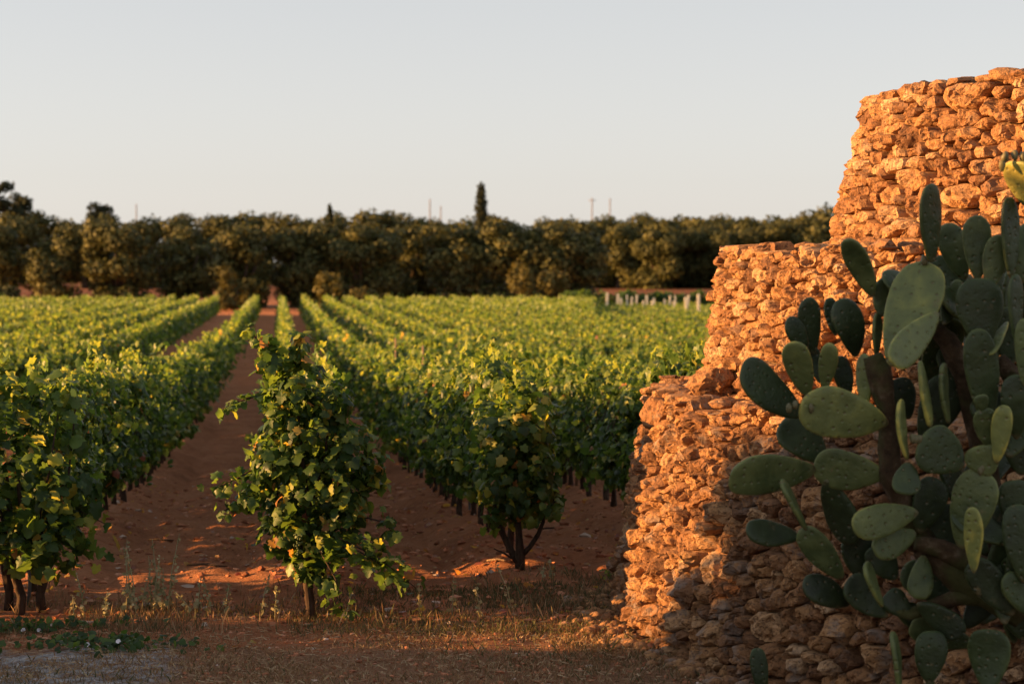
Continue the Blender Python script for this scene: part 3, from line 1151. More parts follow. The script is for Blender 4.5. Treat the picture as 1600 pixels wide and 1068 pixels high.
for n_, (y, x0, _) in enumerate(indiv):
    x = x0 + ROW_SLOPE * y + random.gauss(0, 0.03)
    k = count_in_row[x0] = count_in_row.get(x0, 0) + 1
    root = empty('grape_vine', (x, y, gz1(x, y)), ROW_RZ + random.choice((0, math.pi)) + random.gauss(0, 0.08))
    zs = random.choice((random.uniform(0.92, 1.08), random.uniform(0.92, 1.08), random.uniform(0.84, 1.16)))
    root.scale = (random.uniform(0.8, 0.98), 1.0, zs)
    tag(root, '%s grapevine back in the %s' % (ordinal(k), row_phrase(x0)), 'grapevine', 'grapevines in the vineyard rows')
    me = random.choice(VAR_NEAR) if y < 27 else random.choice(VAR_MID)
    f = bpy.data.objects.new('foliage', me)
    COL.objects.link(f)
    f.parent = root
    f['kind'] = 'stuff'
    tr = bpy.data.objects.new('trunk', random.choice(TRUNKS))
    COL.objects.link(tr)
    tr.parent = root

rgf = np.random.default_rng(4)
allV, allF, allT, off = [], [], [], 0
lib = {}
for lod, (cnt, sz) in {'a': (330, (0.10, 0.16)), 'b': (180, (0.13, 0.19)), 'c': (100, (0.16, 0.24))}.items():
    for k in range(8):
        L, A = VAR_FAR[k]
        s = leaf_set(L, [(p_, max(2, cnt // 50), 0.04) for p_, _, _ in A], cnt, rgf, sz, 0.015)
        lib[lod, k] = leaves_mesh_arrays(*s, 'low', rgf)
for (y, x0, vis) in others:
    lod = 'a' if y < 60 else ('b' if y < 100 else 'c')
    W, FF, tt = lib[lod, int(rgf.integers(8))]
    a = ROW_RZ + (math.pi if rgf.random() < 0.5 else 0)
    ca, sa_ = math.cos(a), math.sin(a)
    x = x0 + ROW_SLOPE * y + rgf.normal(0, 0.03)
    zs = rgf.uniform(0.94, 1.06)
    if y > 96 and 800 + FPX * x / y > 930:
        zs *= 0.66            # the young block with its pale posts
    wx = W[:, 0] * 0.76
    Q = np.stack([wx * ca - W[:, 1] * sa_ + x, wx * sa_ + W[:, 1] * ca + y, W[:, 2] * zs + float(gbase(y)) + 0.03], 1)
    allV.append(Q)
    allF.append(FF + off)
    allT.append(tt)
    off += len(Q)
fv = link('distant_vines', mesh_from('distant_vines', np.concatenate(allV), np.concatenate(allF), np.concatenate(allT)), M_VINE)
tag(fv, 'mass of distant green vine rows filling the far half of the vineyard', 'vines', kind='stuff')

# ------------------------------------------------------------------ stakes and posts among the vines
for i, (px, yt, yb, dep, mat, lab) in enumerate([
        (822, 558, 660, 31.0, M_WOOD, 'tall wooden stake above the vines right of the forked-trunk vine'),
        (901, 572, 670, 26.5, M_WOOD, 'wooden stake in the vines just left of the stone hut'),
        (618, 528, 610, 46.0, M_WOOD, 'short pale wooden stake in the middle of the vine rows'),
        (661, 540, 610, 40.0, M_WOOD, 'thin wooden stake behind the crest of the sunlit row'),
        (682, 622, 700, 24.4, M_METAL, 'grey stake top standing in the row of the forked-trunk vine'),
        (733, 680, 828, 20.4, M_METAL, 'slim grey stake at the foot of the row beside the red lane'),
        (44, 868, 950, 14.6, M_METAL, 'slim grey stake beside the bare trunks of the dark left vine')]):
    a, b = unproject(px, yt, dep), unproject(px, yb, dep)
    zb = min(b.z, gz1(a.x, a.y) - 0.02)
    g = Geo()
    r = 0.022 if mat is M_WOOD else 0.013
    h = a.z - zb
    add_tube(g, [(0, 0, 0), (0.01, 0, h * 0.5), (0.0, 0, h * 0.97), (0, 0, h)], [r, r, r, r * 0.8], 8, 0.12, i)
    o = link('vine_stake', g.mesh('vine_stake'), mat)
    o.location = (a.x, a.y, zb)
    tag(o, lab, 'stake')
PP = [(1092, 466, 504), (1075, 471, 499), (1072, 468, 486), (1057, 468, 488), (1053, 476, 490), (1044, 468, 482), (1039, 474, 486), (1023, 472, 486),
      (1019, 476, 492), (1012, 468, 480), (1003, 476, 490), (993, 467, 478), (986, 470, 485), (980, 467, 478), (973, 472, 484), (964, 466, 476), (948, 464, 473)]
for i, (px, yt, yb) in enumerate(PP):
    dep = 3.2 * FPX / (yb - 420)
    dep = min(dep, 156)
    a = unproject(px, yt - 6, dep)
    zb = float(gbase(dep)) - 0.05
    g = Geo()
    h = a.z - zb
    P, FF = np.array([(-1, -1, 0), (1, -1, 0), (1, 1, 0), (-1, 1, 0), (-.9, -.9, 1), (.9, -.9, 1), (.9, .9, 1), (-.9, .9, 1), (0, 0, 1.03)], float), \
        np.array([(0, 1, 5, 4), (1, 2, 6, 5), (2, 3, 7, 6), (3, 0, 4, 7)])
    w = random.uniform(0.065, 0.10)
    P = P * np.array([w, w, h])
    P[4:, 0] += random.gauss(0, 0.12)
    g.add(P, FF)
    g.F3.append(np.array([(4, 5, 8), (5, 6, 8), (6, 7, 8), (7, 4, 8)]))
    o = link('pale_post', g.mesh('pale_post', False), M_PALE)
    o.location = (a.x, dep, zb)
    tag(o, ('tallest pale post, nearest the stone hut, at the far field edge' if i == 0 else
            '%s pale post counted leftward from the stone hut along the far field edge' % ordinal(i + 1)), 'post', 'pale posts at the far edge of the vines')

# ------------------------------------------------------------------ trees behind the field
rgt = np.random.default_rng(12)


def crown_mesh(name, lobes, count, size, rg, mat, tlo=0.1, thi=0.9, inner=0.3):
    p, o = scatter_lobes(lobes, count, rg, inner)
    n = len(p)
    nrm = norm(o + rg.normal(size=(n, 3)) * 0.42)
    tip = norm(rg.normal(size=(n, 3)) + np.array([0, 0, 0.2]))
    clump = 0.5 + 0.5 * fbm(p * 0.8 + rg.normal(size=3) * 9, 2, int(rg.integers(99)))
    tn = np.clip(rg.uniform(tlo, thi, n) * 0.6 + 0.4 * clump, 0, 1)
    W, FF, tt = leaves_mesh_arrays(p, nrm, tip, rg.uniform(size[0], size[1], n), tn, 'low', rg)
    me = mesh_from(name, W, FF, tt)
    me.materials.append(mat)
    return me


def olive_lobes(rg, w=3.3, h=7.4):
    L = []
    for k in range(26):
        a = rg.uniform(0, 2 * math.pi)
        z = rg.uniform(0.5, h - 0.8)
        r = w * 0.72 * math.sqrt(max(0.05, 1 - ((z - h * 0.45) / (h * 0.62)) ** 2)) * math.sqrt(rg.random()) ** 0.6
        q = rg.uniform(0.8, 1.65)
        L.append((r * math.cos(a), r * math.sin(a), z, q, q, q * rg.uniform(0.7, 1.0)))
    return L


def olive_trunk(rg):
    g = Geo()
    add_tube(g, [(0, 0, -0.3), (0.1, 0, 0.6), (0.0, 0.1, 1.5), (0.1, 0, 2.4)], [0.55, 0.42, 0.36, 0.3], 10, 0.3, 5)
    for k in range(5):
        a = k * 1.3 + rg.random()
        add_tube(g, [(0.05, 0, 1.8), (0.9 * math.cos(a), 0.9 * math.sin(a), 3.0), (1.8 * math.cos(a), 1.8 * math.sin(a), 4.8)], [0.24, 0.16, 0.06], 7, 0.2, k)
    return g


OLIVE, OTR = [], []
for k in range(6):
    OLIVE.append(crown_mesh('olive_crown', olive_lobes(rgt), 8000, (0.22, 0.44), rgt, M_OLIVE))
for k in range(3):
    me = olive_trunk(rgt).mesh('olive_trunk')
    me.materials.append(M_OBARK)
    OTR.append(me)


def tree_at(x, y, z, sc, label, name='olive_tree', crown=None, trunk=None, rz=None, group=None, cat='tree', zscale=1.0):
    r = empty(name, (x, y, z), random.uniform(0, 6.28) if rz is None else rz)
    r.scale = (sc, sc, sc * zscale)
    tag(r, label, cat, group)
    for nm, me in (('crown', crown or random.choice(OLIVE)), ('trunk', trunk or random.choice(OTR))):
        o = bpy.data.objects.new(nm, me)
        COL.objects.link(o)
        o.parent = r
        if nm == 'crown':
            o['kind'] = 'stuff'
    return r


FRONT = [(-18, 197, 338), (88, 196, 338), (186, 194, 334), (292, 198, 340), (378, 194, 336), (478, 196, 332), (566, 195, 330), (640, 203, 338), (716, 196, 330), (805, 195, 328), (888, 195, 336)]
FRONT = [(a, b_ - 17, c) for a, b_, c in FRONT]
for i, (px, dep, ytop) in enumerate(FRONT):
    b = unproject(px, 464, dep)
    zb = gz1(b.x, dep)
    zt = unproject(px, ytop, dep).z
    h = zt - zb
    tree_at(b.x, dep, zb, h / 8.0, '%s olive tree from the left in the front line behind the vines' % ordinal(i + 1), group='olive trees behind the vineyard', zscale=0.95)
RIGHTT = [(1000, 268, 350), (1060, 270, 350), (1120, 268, 350), (1182, 266, 348), (968, 262, 345), (1030, 258, 348), (1092, 262, 345), (1150, 258, 350), (1215, 262, 340), (1275, 260, 335)]
for i, (px, dep, ytop) in enumerate(RIGHTT):
    x = (px - 800) / FPX * dep
    zb = gz1(x, dep)
    zt = unproject(px, ytop, dep).z
    tree_at(x, dep, zb, (zt - zb) / 8.0, '%s olive tree right of the red gap, set further back than the front line' % ordinal(i + 1), group='olive trees behind the vineyard')
BACK = [(1105, 334), (1155, 334), (1200, 335), (1250, 332), (1060, 336), (910, 338), (860, 338), (700, 338), (220, 338), (20, 325), (75, 328), (130, 330), (182, 326), (250, 336), (300, 330), (345, 328), (400, 324), (455, 326), (500, 330), (545, 324), (590, 320), (632, 324), (680, 334), (735, 332), (780, 330),
        (840, 333), (890, 334), (940, 330), (985, 328), (1035, 330), (1080, 330), (1130, 328), (1180, 330), (1225, 326), (1272, 318), (1310, 330)]
for i, (px, ytop) in enumerate(BACK):
    dep = 285 + 22 * math.sin(i * 2.1)
    x = (px - 800) / FPX * dep
    zb = gz1(x, dep)
    zt = unproject(px, ytop, dep).z
    tree_at(x, dep, zb, (zt - zb) / 8.1, '%s treetop from the left along the skyline behind the olive trees' % ordinal(i + 1), group='trees along the skyline', zscale=1.0)

# loose taller trees at the far left
for i, (px, dep, ytop, lab) in enumerate([(8, 300, 280, 'tall open-crowned tree at the far left of the skyline'), (38, 310, 296, 'open airy tree just right of the tallest left skyline tree'),
                                          (157, 305, 314, 'small round-headed tree rising above the left olive trees')]):
    x = (px - 800) / FPX * dep
    zb = gz1(x, dep)
    h = unproject(px, ytop, dep).z - zb
    rg = np.random.default_rng(70 + i)
    lob = []
    for k in range(13):
        a = rg.uniform(0, 6.28)
        r = rg.uniform(0.3, 2.5)
        q = rg.uniform(0.7, 1.25)
        lob.append((r * math.cos(a), r * math.sin(a), h * rg.uniform(0.66, 0.93), q, q, q * 0.8))
    cm = crown_mesh('airy_crown', lob, 1500, (0.3, 0.55), rg, M_CYP)
    g = Geo()
    add_tube(g, [(0, 0, -0.2), (0.1, 0, h * 0.4), (0, 0, h * 0.7)], [0.3, 0.2, 0.12], 8)
    for l in lob[:6]:
        add_tube(g, [(0.05, 0, h * 0.5), (l[0] * .6, l[1] * .6, l[2] * .85), l[:3]], [0.12, 0.08, 0.04], 5)
    tm = g.mesh('airy_trunk')
    tm.materials.append(M_OBARK)
    tree_at(x, dep, zb, 1.0, lab, 'broadleaf_tree', cm, tm)

# the cypress, and a small pointed one
for (px, dep, ytop, hw, lab) in [(752, 250, 287, 0.72, 'tall dark cypress standing alone above the olive trees'), (516, 270, 322, 0.35, 'small dark pointed cypress tip above the olive trees')]:
    x = (px - 800) / FPX * dep
    zb = gz1(x, dep)
    h = unproject(px, ytop, dep).z - zb
    rg = np.random.default_rng(int(px))
    lob = []
    for k in range(22):
        f = k / 21
        z = 1.2 + (h - 1.6) * f
        w = hw * (0.95 + 0.12 * math.sin(math.pi * f)) * (1 if f < 0.9 else 0.86 - 2.2 * (f - 0.9))
        lob.append((rg.normal(0, 0.06), rg.normal(0, 0.06), z, w, w, 0.55))
    cm = crown_mesh('cypress_crown', lob, 3800, (0.18, 0.36), rg, M_CYP)
    g = Geo()
    add_tube(g, [(0, 0, -0.2), (0, 0, h * 0.5), (0, 0, h * 0.9)], [0.25, 0.16, 0.05], 8)
    tm = g.mesh('cypress_trunk')
    tm.materials.append(M_OBARK)
    tree_at(x, dep, zb, 1.0, lab, 'cypress_tree', cm, tm)

# shrubs at the foot of the trees
for i, (px, dep, w, ytop, lab) in enumerate([(512, 167, 1.25, 424, 'pale rounded shrub in front of the olive trees'), (572, 166, 1.1, 446, 'low straggly shrub right of the pale rounded shrub'),
                                             (838, 168, 2.9, 416, 'tall yellowish plumed shrub in front of the olive trees below right of the cypress'), (-5, 168, 1.6, 432, 'dark shrub at the left edge of the field'),
                                             (365, 172, 1.3, 418, 'brown shrub at the far end of the open lane'),
                                             (905, 165, 1.5, 455, 'first low green bush from the left under the far right red strip'), (955, 164, 1.6, 456, 'second low green bush from the left under the far right red strip'), (1005, 164, 1.6, 456, 'third low green bush from the left under the far right red strip'), (1055, 164, 1.6, 455, 'fourth low green bush from the left under the far right red strip'), (1105, 165, 1.6, 456, 'low green bush under the red strip, next to the stone hut')]):
    x = (px - 800) / FPX * dep
    zb = gz1(x, dep)
    h = unproject(px, ytop, dep).z - zb
    rg = np.random.default_rng(300 + i)
    lob = []
    for k in range(16):
        q = rg.uniform(0.35, 0.6)
        zz = rg.uniform(0.3, h - 0.4) if i < 5 else rg.uniform(0.3, h - 0.3)
        lob.append((rg.uniform(-w, w) * (1 - 0.4 * zz / h), rg.uniform(-1, 1), zz, q, q, q * (1.6 if i == 2 else 1)))
    cm = crown_mesh('shrub_crown', lob, 1700, (0.16, 0.34), rg, (M_OLIVE if i == 3 else M_SHRUB) if i < 5 else M_VINE, 0.1, 0.5)
    g = Geo()
    for k in range(4):
        add_tube(g, [(rg.normal(0, .3), 0, -0.1), (rg.normal(0, w * .4), 0, h * 0.5)], [0.05, 0.02], 5)
    tm = g.mesh('shrub_stems')
    tm.materials.append(M_OBARK)
    tree_at(x, dep, zb, 1.0, lab, 'shrub', cm, tm, 0.0, cat='shrub')

# bushy olives outside the frame on the sunward side of the headland: added and shaped to shade the near ground, wall and cactus
for i, (x, y, sc, zs) in enumerate([(-9.0, 9.4, 0.50, 1.0), (-10.5, 7.7, 0.62, 1.05), (-10.0, 5.5, 0.64, 1.08), (-9.5, 3.1, 0.62, 1.1), (-8.0, 11.0, 0.36, 1.34)]):
    tree_at(x, y, 0, sc, '%s unseen bushy olive tree added for shade left of the headland track' % ordinal(i + 1), group='unseen olive trees added for shade', zscale=zs, rz=i * 1.1, crown=OLIVE[i])

# utility poles on the skyline
for (px, ytop, dep, lab, bar) in [(925, 309, 420, 'thin utility pole with a crossarm on the skyline', True), (953, 310, 430, 'bare thin utility pole right of the one with the crossarm', False),
                                  (672, 311, 400, 'thin pale utility pole left of the cypress on the skyline', False), (689, 322, 430, 'short thin pole between the pale pole and the cypress', False),
                                  (214, 319, 430, 'thin utility pole above the left olive trees', False)]:
    x = (px - 800) / FPX * dep
    h = unproject(px, ytop, dep).z
    root = empty('utility_pole', (x, dep, 0))
    tag(root, lab, 'pole')
    g = Geo()
    add_tube(g, [(0, 0, -0.2), (0, 0, h * 0.5), (0, 0, h)], [0.16, 0.14, 0.11], 8)
    link('pole_shaft', g.mesh('pole_shaft'), M_POLE, root)
    if bar:
        g = Geo()
        add_tube(g, [(-0.7, 0, h - 0.5), (0.7, 0, h - 0.5)], [0.07, 0.07], 6)
        link('crossarm', g.mesh('crossarm'), M_POLE, root)

# ------------------------------------------------------------------ the prickly pear
CB = Vector((2.35, 9.1, gz1(2.35, 9.1)))
pear = empty('prickly_pear', CB)
tag(pear, 'large prickly pear cactus with many green pads growing against the stone hut', 'cactus')


def pad_mesh(base, tip, width, yaw, tn, seed, thick=0.022, curve=0.06, roundness=0.62):
    """a flat obovate pad from base to tip; yaw turns its face about the long axis, 0 = facing the camera"""
    rg = np.random.default_rng(seed)
    base, tip = np.array(base), np.array(tip)
    ax = tip - base
    Ln = np.linalg.norm(ax)
    ax = ax / Ln
    view = norm((np.array([0, 0, CAM_H]) - 0.5 * (base + tip))[None])[0]
    nrm = view - ax * (view @ ax)
    nrm /= np.linalg.norm(nrm)
    wd = np.cross(ax, nrm)
    c, s = math.cos(yaw), math.sin(yaw)
    nrm, wd = nrm * c + wd * s, wd * c - nrm * s
    n = 36
    t = np.linspace(0, 2 * math.pi, n, endpoint=False)
    # outline: superellipse, narrow towards the base
    u = np.cos(t)
    yl = 0.5 - 0.5 * u                                    # 0 base .. 1 tip
    half = 0.5 * width * np.sign(np.sin(t)) * np.abs(np.sin(t)) ** 0.86 * (0.44 + 0.70 * yl ** 0.75) / 0.99
    half = half * (1 + 0.03 * rg.normal() * np.sin(2 * t))
    wob = 1 + 0.045 * fbm(np.stack([np.cos(t) * 2 + seed, np.sin(t) * 2, 0 * t], 1), 2, seed)
    O = np.stack([half * wob, (yl - 0.5) * Ln * wob], 1)
    cen = np.array([0, 0.06 * Ln])
    V, C = [], []
    rings = [1.0, 0.985, 0.93, 0.8, 0.58, 0.3]
    tk = [0.0, 0.42, 0.72, 0.9, 1.0, 1.0]
    kb = curve * rg.normal()
    kt = 0.8 * curve * rg.normal()

    def put(xy, h):
        p = xy[0] * wd + (xy[1] + 0.5 * Ln) * ax
        bend = kb * (xy[1] / Ln) ** 2 * 4 * Ln * 0.5 + kt * xy[0] * xy[1] / Ln * 3 + kt * (xy[0] / width) ** 2 * width * 0.8
        return base + p + nrm * (h + bend)

    order = [(r, k, 1) for r, k in zip(rings, tk)] + [(r, k, -1) for r, k in zip(rings[1:], tk[1:])]
    for (r, k, sgn) in order:
        for i in range(n):
            xy = cen + (O[i] - cen) * r
            V.append(put(xy, sgn * k * thick * 0.5))
            C.append((xy[0] + seed * 1.37, xy[1], xy[1] / Ln + 0.5))
    for sgn in (1, -1):
        V.append(put(cen, sgn * thick * 0.5))
        C.append((cen[0] + seed * 1.37, cen[1], cen[1] / Ln + 0.5))
    V = np.array(V)
    V += 0.003 * fbm(V * 16, 2, seed)[:, None] * nrm
    R = len(rings)
    F4, F3 = [], []
    TT = np.full(len(V), float(tn))
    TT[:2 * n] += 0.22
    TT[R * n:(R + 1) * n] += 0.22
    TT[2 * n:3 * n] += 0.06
    TT = np.minimum(TT, 0.93)

    def ring(k, side):
        if k == 0:
            return 0
        return k * n if side > 0 else (R + k - 1) * n

    for side in (1, -1):
        for k in range(R - 1):
            a, b = ring(k, side), ring(k + 1, side)
            for i in range(n):
                j = (i + 1) % n
                F4.append((a + i, a + j, b + j, b + i) if side < 0 else (a + j, a + i, b + i, b + j))
        a = ring(R - 1, side)
        m = len(V) - 2 if side > 0 else len(V) - 1
        for i in range(n):
            j = (i + 1) % n
            F3.append((a + i, a + j, m) if side < 0 else (a + j, a + i, m))
    return mesh_from('pad', V - np.array(CB), [np.array(F4), np.array(F3)], TT, True, {'padco': C})


D = math.radians
# base px, tip px, true width px, depth at base, depth at tip, yaw, tint (own green plus painted light and shade)
PADS = [
    (1252, 650, 1156, 572, 82, 9.30, 9.15, 40, 0.25), (1388, 662, 1252, 634, 88, 9.10, 9.00, -8, 0.80), (1292, 722, 1224, 655, 72, 9.4, 9.4, 25, 0.35),
    (1275, 732, 1138, 748, 72, 9.30, 9.10, -20, 0.55), (1384, 742, 1270, 728, 72, 9.20, 9.3, -15, 0.6), (1292, 745, 1330, 848, 64, 9.3, 9.35, 30, 0.15),
    (1270, 553, 1262, 464, 44, 9.45, 9.4, 30, 0.15), (1262, 552, 1233, 497, 40, 9.4, 9.35, 35, 0.15), (1263, 620, 1236, 533, 50, 9.35, 9.25, -10, 0.72),
    (1288, 610, 1297, 537, 33, 9.3, 9.2, -12, 0.75), (1281, 600, 1269, 543, 28, 9.45, 9.5, 35, 0.2), (1305, 524, 1294, 465, 28, 9.5, 9.5, 40, 0.2),
    (1342, 558, 1318, 468, 60, 9.4, 9.35, 32, 0.15), (1326, 622, 1312, 556, 40, 9.45, 9.45, 35, 0.15), (1370, 556, 1372, 488, 30, 9.3, 9.3, 62, 0.45),
    (1352, 638, 1351, 552, 40, 9.25, 9.25, -45, 0.78), (1454, 412, 1454, 286, 60, 9.15, 9.1, 55, 0.25), (1392, 574, 1450, 408, 92, 9.05, 9.15, -10, 0.74),
    (1464, 490, 1391, 570, 56, 9.0, 8.75, -15, 0.72), (1366, 462, 1323, 372, 44, 9.3, 9.2, -20, 0.58), (1374, 494, 1396, 434, 52, 9.35, 9.35, 15, 0.38),
    (1508, 438, 1477, 350, 50, 9.3, 9.3, -18, 0.48), (1528, 438, 1526, 336, 50, 9.2, 9.2, 8, 0.42), (1545, 452, 1564, 368, 46, 9.15, 9.15, 10, 0.48),
    (1580, 436, 1578, 306, 42, 9.1, 9.1, 48, 0.22), (1592, 442, 1616, 344, 56, 9.15, 9.2, -10, 0.45), (1614, 328, 1590, 250, 72, 9.1, 9.0, -38, 0.89),
    (1538, 542, 1526, 434, 84, 9.1, 9.1, 15, 0.25), (1490, 480, 1497, 437, 24, 9.2, 9.2, -20, 0.5), (1474, 508, 1490, 460, 32, 9.2, 9.25, 20, 0.3),
    (1588, 538, 1586, 428, 36, 9.0, 9.0, 50, 0.28), (1604, 604, 1607, 496, 50, 8.9, 8.9, -30, 0.66), (1545, 668, 1527, 514, 60, 9.1, 9.05, 18, 0.33),
    (1574, 500, 1546, 552, 26, 9.2, 9.05, 50, 0.72), (1546, 698, 1536, 638, 42, 8.95, 8.9, 10, 0.42), (1537, 642, 1531, 617, 25, 8.9, 8.88, 5, 0.45),
    (1557, 724, 1570, 632, 36, 8.9, 8.85, -15, 0.86), (1506, 728, 1438, 686, 86, 9.0, 8.95, 12, 0.32), (1545, 744, 1530, 695, 62, 8.95, 8.95, -10, 0.62),
    (1500, 858, 1534, 735, 80, 9.0, 8.95, -12, 0.56), (1522, 894, 1520, 792, 34, 8.8, 8.75, -20, 0.84), (1602, 910, 1588, 788, 60, 8.9, 8.9, 15, 0.25),
    (1592, 832, 1584, 748, 64, 9.0, 9.0, 10, 0.3), (1434, 800, 1331, 822, 58, 9.1, 8.95, -5, 0.66), (1432, 830, 1366, 862, 50, 9.15, 9.05, -5, 0.6),
    (1414, 718, 1404, 624, 46, 9.0, 9.0, 76, 0.75), (1454, 668, 1437, 564, 46, 9.05, 9.05, 76, 0.78), (1479, 662, 1471, 566, 46, 9.1, 9.1, 78, 0.5),
    (1420, 722, 1413, 773, 48, 9.0, 8.95, 0, 0.4), (1440, 694, 1490, 588, 76, 9.3, 9.3, 20, 0.12), (1438, 832, 1462, 746, 64, 9.2, 9.2, 25, 0.15),
    (1250, 838, 1165, 828, 48, 9.3, 9.2, 20, 0.18), (1318, 906, 1252, 826, 50, 9.2, 9.15, -10, 0.50), (1261, 828, 1221, 750, 40, 9.15, 9.1, 78, 0.5),
    (1332, 944, 1260, 908, 52, 9.3, 9.2, 20, 0.12), (1386, 962, 1322, 906, 58, 9.25, 9.2, 22, 0.12), (1378, 948, 1351, 879, 40, 9.1, 9.05, 72, 0.62),
    (1443, 866, 1436, 936, 44, 9.2, 9.15, -12, 0.52), (1432, 940, 1506, 990, 48, 9.2, 9.15, 20, 0.12), (1424, 962, 1384, 926, 44, 9.25, 9.25, 15, 0.14),
    (1408, 1082, 1396, 984, 38, 9.0, 9.0, 78, 0.5), (1452, 1068, 1456, 984, 58, 9.1, 9.1, 12, 0.2), (1545, 1078, 1547, 980, 74, 9.0, 9.0, -8, 0.38),
    (1596, 742, 1588, 640, 66, 9.2, 9.2, 15, 0.18), (1486, 872, 1470, 786, 66, 9.35, 9.35, 15, 0.12), (1345, 905, 1338, 832, 58, 9.45, 9.45, 20, 0.12),
    (1420, 655, 1402, 590, 50, 9.4, 9.4, 20, 0.15), (1580, 570, 1566, 480, 60, 9.35, 9.35, 10, 0.2), (1500, 600, 1478, 540, 50, 9.4, 9.4, 25, 0.15),
    (1600, 1000, 1580, 920, 60, 9.2, 9.2, 10, 0.2), (1400, 905, 1362, 852, 54, 9.4, 9.4, 15, 0.14)]
rgp = np.random.default_rng(8)
for k in range(34):                  # the crowded pads further inside the clump
    bx, by = rgp.uniform(1440, 1630), rgp.uniform(470, 990)
    if by > 860 and bx < 1520:
        continue
    a = math.radians(rgp.uniform(-70, 70))
    ln = rgp.uniform(85, 130)
    dep = rgp.uniform(9.35, 9.75)
    PADS.append((bx, by, bx + ln * math.sin(a), by - ln * math.cos(a), ln * rgp.uniform(0.48, 0.62), dep, dep + rgp.normal(0, 0.08), rgp.uniform(-60, 60), rgp.uniform(0.1, 0.5)))
for (x0_, x1_, y0_, y1_, d0_, d1_, cnt_) in [(1535, 1640, 850, 1000, 8.95, 9.1, 12), (1430, 1600, 900, 1010, 9.3, 9.55, 9), (1560, 1640, 560, 800, 8.95, 9.15, 7)]:
    for k in range(cnt_):
        bx, by = rgp.uniform(x0_, x1_), rgp.uniform(y0_, y1_)
        a = math.radians(rgp.uniform(-75, 60))
        ln = rgp.uniform(80, 115)
        dep = rgp.uniform(d0_, d1_)
        PADS.append((bx, by, bx + ln * math.sin(a), by - ln * math.cos(a), ln * rgp.uniform(0.48, 0.62), dep, dep + rgp.normal(0, 0.06), rgp.uniform(-35, 50), rgp.uniform(0.08, 0.42)))
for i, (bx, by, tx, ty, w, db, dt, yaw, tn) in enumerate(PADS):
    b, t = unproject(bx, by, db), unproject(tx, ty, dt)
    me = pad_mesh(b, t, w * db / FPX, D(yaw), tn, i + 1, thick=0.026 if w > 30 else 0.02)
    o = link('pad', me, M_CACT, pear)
    if i == 26:
        o['label'] = 'yellow sunlit pad with small fruits'
        for k, (fx, fy) in enumerate([(1566, 259), (1570, 245), (1585, 243), (1598, 246), (1606, 260), (1612, 250)]):
            P, FF = rock((0.017, 0.017, 0.026), k, ICO2, 0.05)
            fm = mesh_from('fruit', P, FF, np.full(len(P), 0.93 if k == 0 else 0.7), True, {'padco': P})
            fo = link('fruit', fm, M_CACT, o)
            fo.location = unproject(fx, fy, 9.0) - CB
    if i in (17, 37, 39, 1):        # green fruits sitting on the rim
        for k in range(2 + i % 2):
            q = t + (t - b).normalized() * 0.008 + Vector((rgp.uniform(-0.05, 0.05), 0, rgp.uniform(-0.012, 0.004)))
            P, FF = rock((0.015, 0.015, 0.023), 60 + k + i, ICO2, 0.05)
            fo = link('fruit', mesh_from('fruit', P, FF, np.full(len(P), 0.62), True, {'padco': P}), M_CACT, o)
            fo.location = q - CB
STEMS = [
    ([(1362, 556, 9.2), (1372, 580, 9.2), (1388, 645, 9.2), (1388, 700, 9.2), (1392, 745, 9.2), (1412, 785, 9.25), (1440, 850, 9.3)], [15, 20, 14, 19, 20, 19, 24]),
    ([(1430, 848, 9.2), (1470, 855, 9.2), (1530, 885, 9.2), (1600, 915, 9.2), (1660, 960, 9.2)], [10, 16, 20, 24, 30]),
    ([(1445, 500, 9.3), (1480, 530, 9.3), (1505, 580, 9.3), (1530, 680, 9.3), (1550, 800, 9.3), (1600, 930, 9.3)], [10, 16, 19, 19, 22, 28]),
    ([(1560, 560, 9.2), (1590, 600, 9.2), (1620, 680, 9.2), (1650, 820, 9.2)], [12, 18, 22, 28]),
    ([(1640, 930, 9.2), (1655, 1100, 9.15), (1660, 1270, 9.1)], [30, 36, 44]),
    ([(1440, 850, 9.3), (1500, 900, 9.25), (1600, 950, 9.2)], [22, 26, 34]),
    ([(1385, 950, 9.25), (1420, 960, 9.25), (1500, 930, 9.25), (1600, 930, 9.2)], [6, 9, 14, 24]),
    ([(1408, 1080, 9.0), (1440, 1180, 9.05), (1600, 1262, 9.1)], [8, 12, 22]), ([(1545, 1075, 9.0), (1560, 1180, 9.05), (1640, 1262, 9.1)], [9, 14, 22]),
    ([(1452, 1066, 9.1), (1480, 1180, 9.1), (1620, 1262, 9.1)], [8, 12, 20])]
for i, (pts, rr) in enumerate(STEMS):
    P = [unproject(a, b, d) - CB for a, b, d in pts]
    Q, R = [], []
    for k in range(len(P) - 1):
        for f in (0, 0.34, 0.67):
            Q.append(P[k].lerp(P[k + 1], f))
            R.append((rr[k] + (rr[k + 1] - rr[k]) * f) * 9.1 / FPX)
    Q.append(P[-1])
    R.append(rr[-1] * 9.1 / FPX)
    g = Geo()
    add_tube(g, Q, R, 12, 0.28, 40 + i)
    link('stem', g.mesh('stem'), M_CSTEM, pear)
# a lone young pad near the foot of the wall
b, t = unproject(1194, 1092, 10.6), unproject(1182, 1011, 10.6)
zg = gz1(b.x, 10.6)
yp = empty('young_prickly_pear', (b.x, 10.6, zg))
tag(yp, 'lone dark young cactus pad at the foot of the stone wall', 'cactus')
me = pad_mesh((b.x, 10.6, b.z), t, 30 * 10.6 / FPX, D(10), 0.15, 400)
o = link('pad', me, M_CACT, yp)
o.location = CB - Vector((b.x, 10.6, zg))
g = Geo()
add_tube(g, [(0, 0, -0.03), (0, 0, (b.z - zg) * .5), (0, 0, b.z - zg + 0.02)], [0.03, 0.022, 0.016], 8, 0.2, 3)
link('stem', g.mesh('stem'), M_CSTEM, yp)

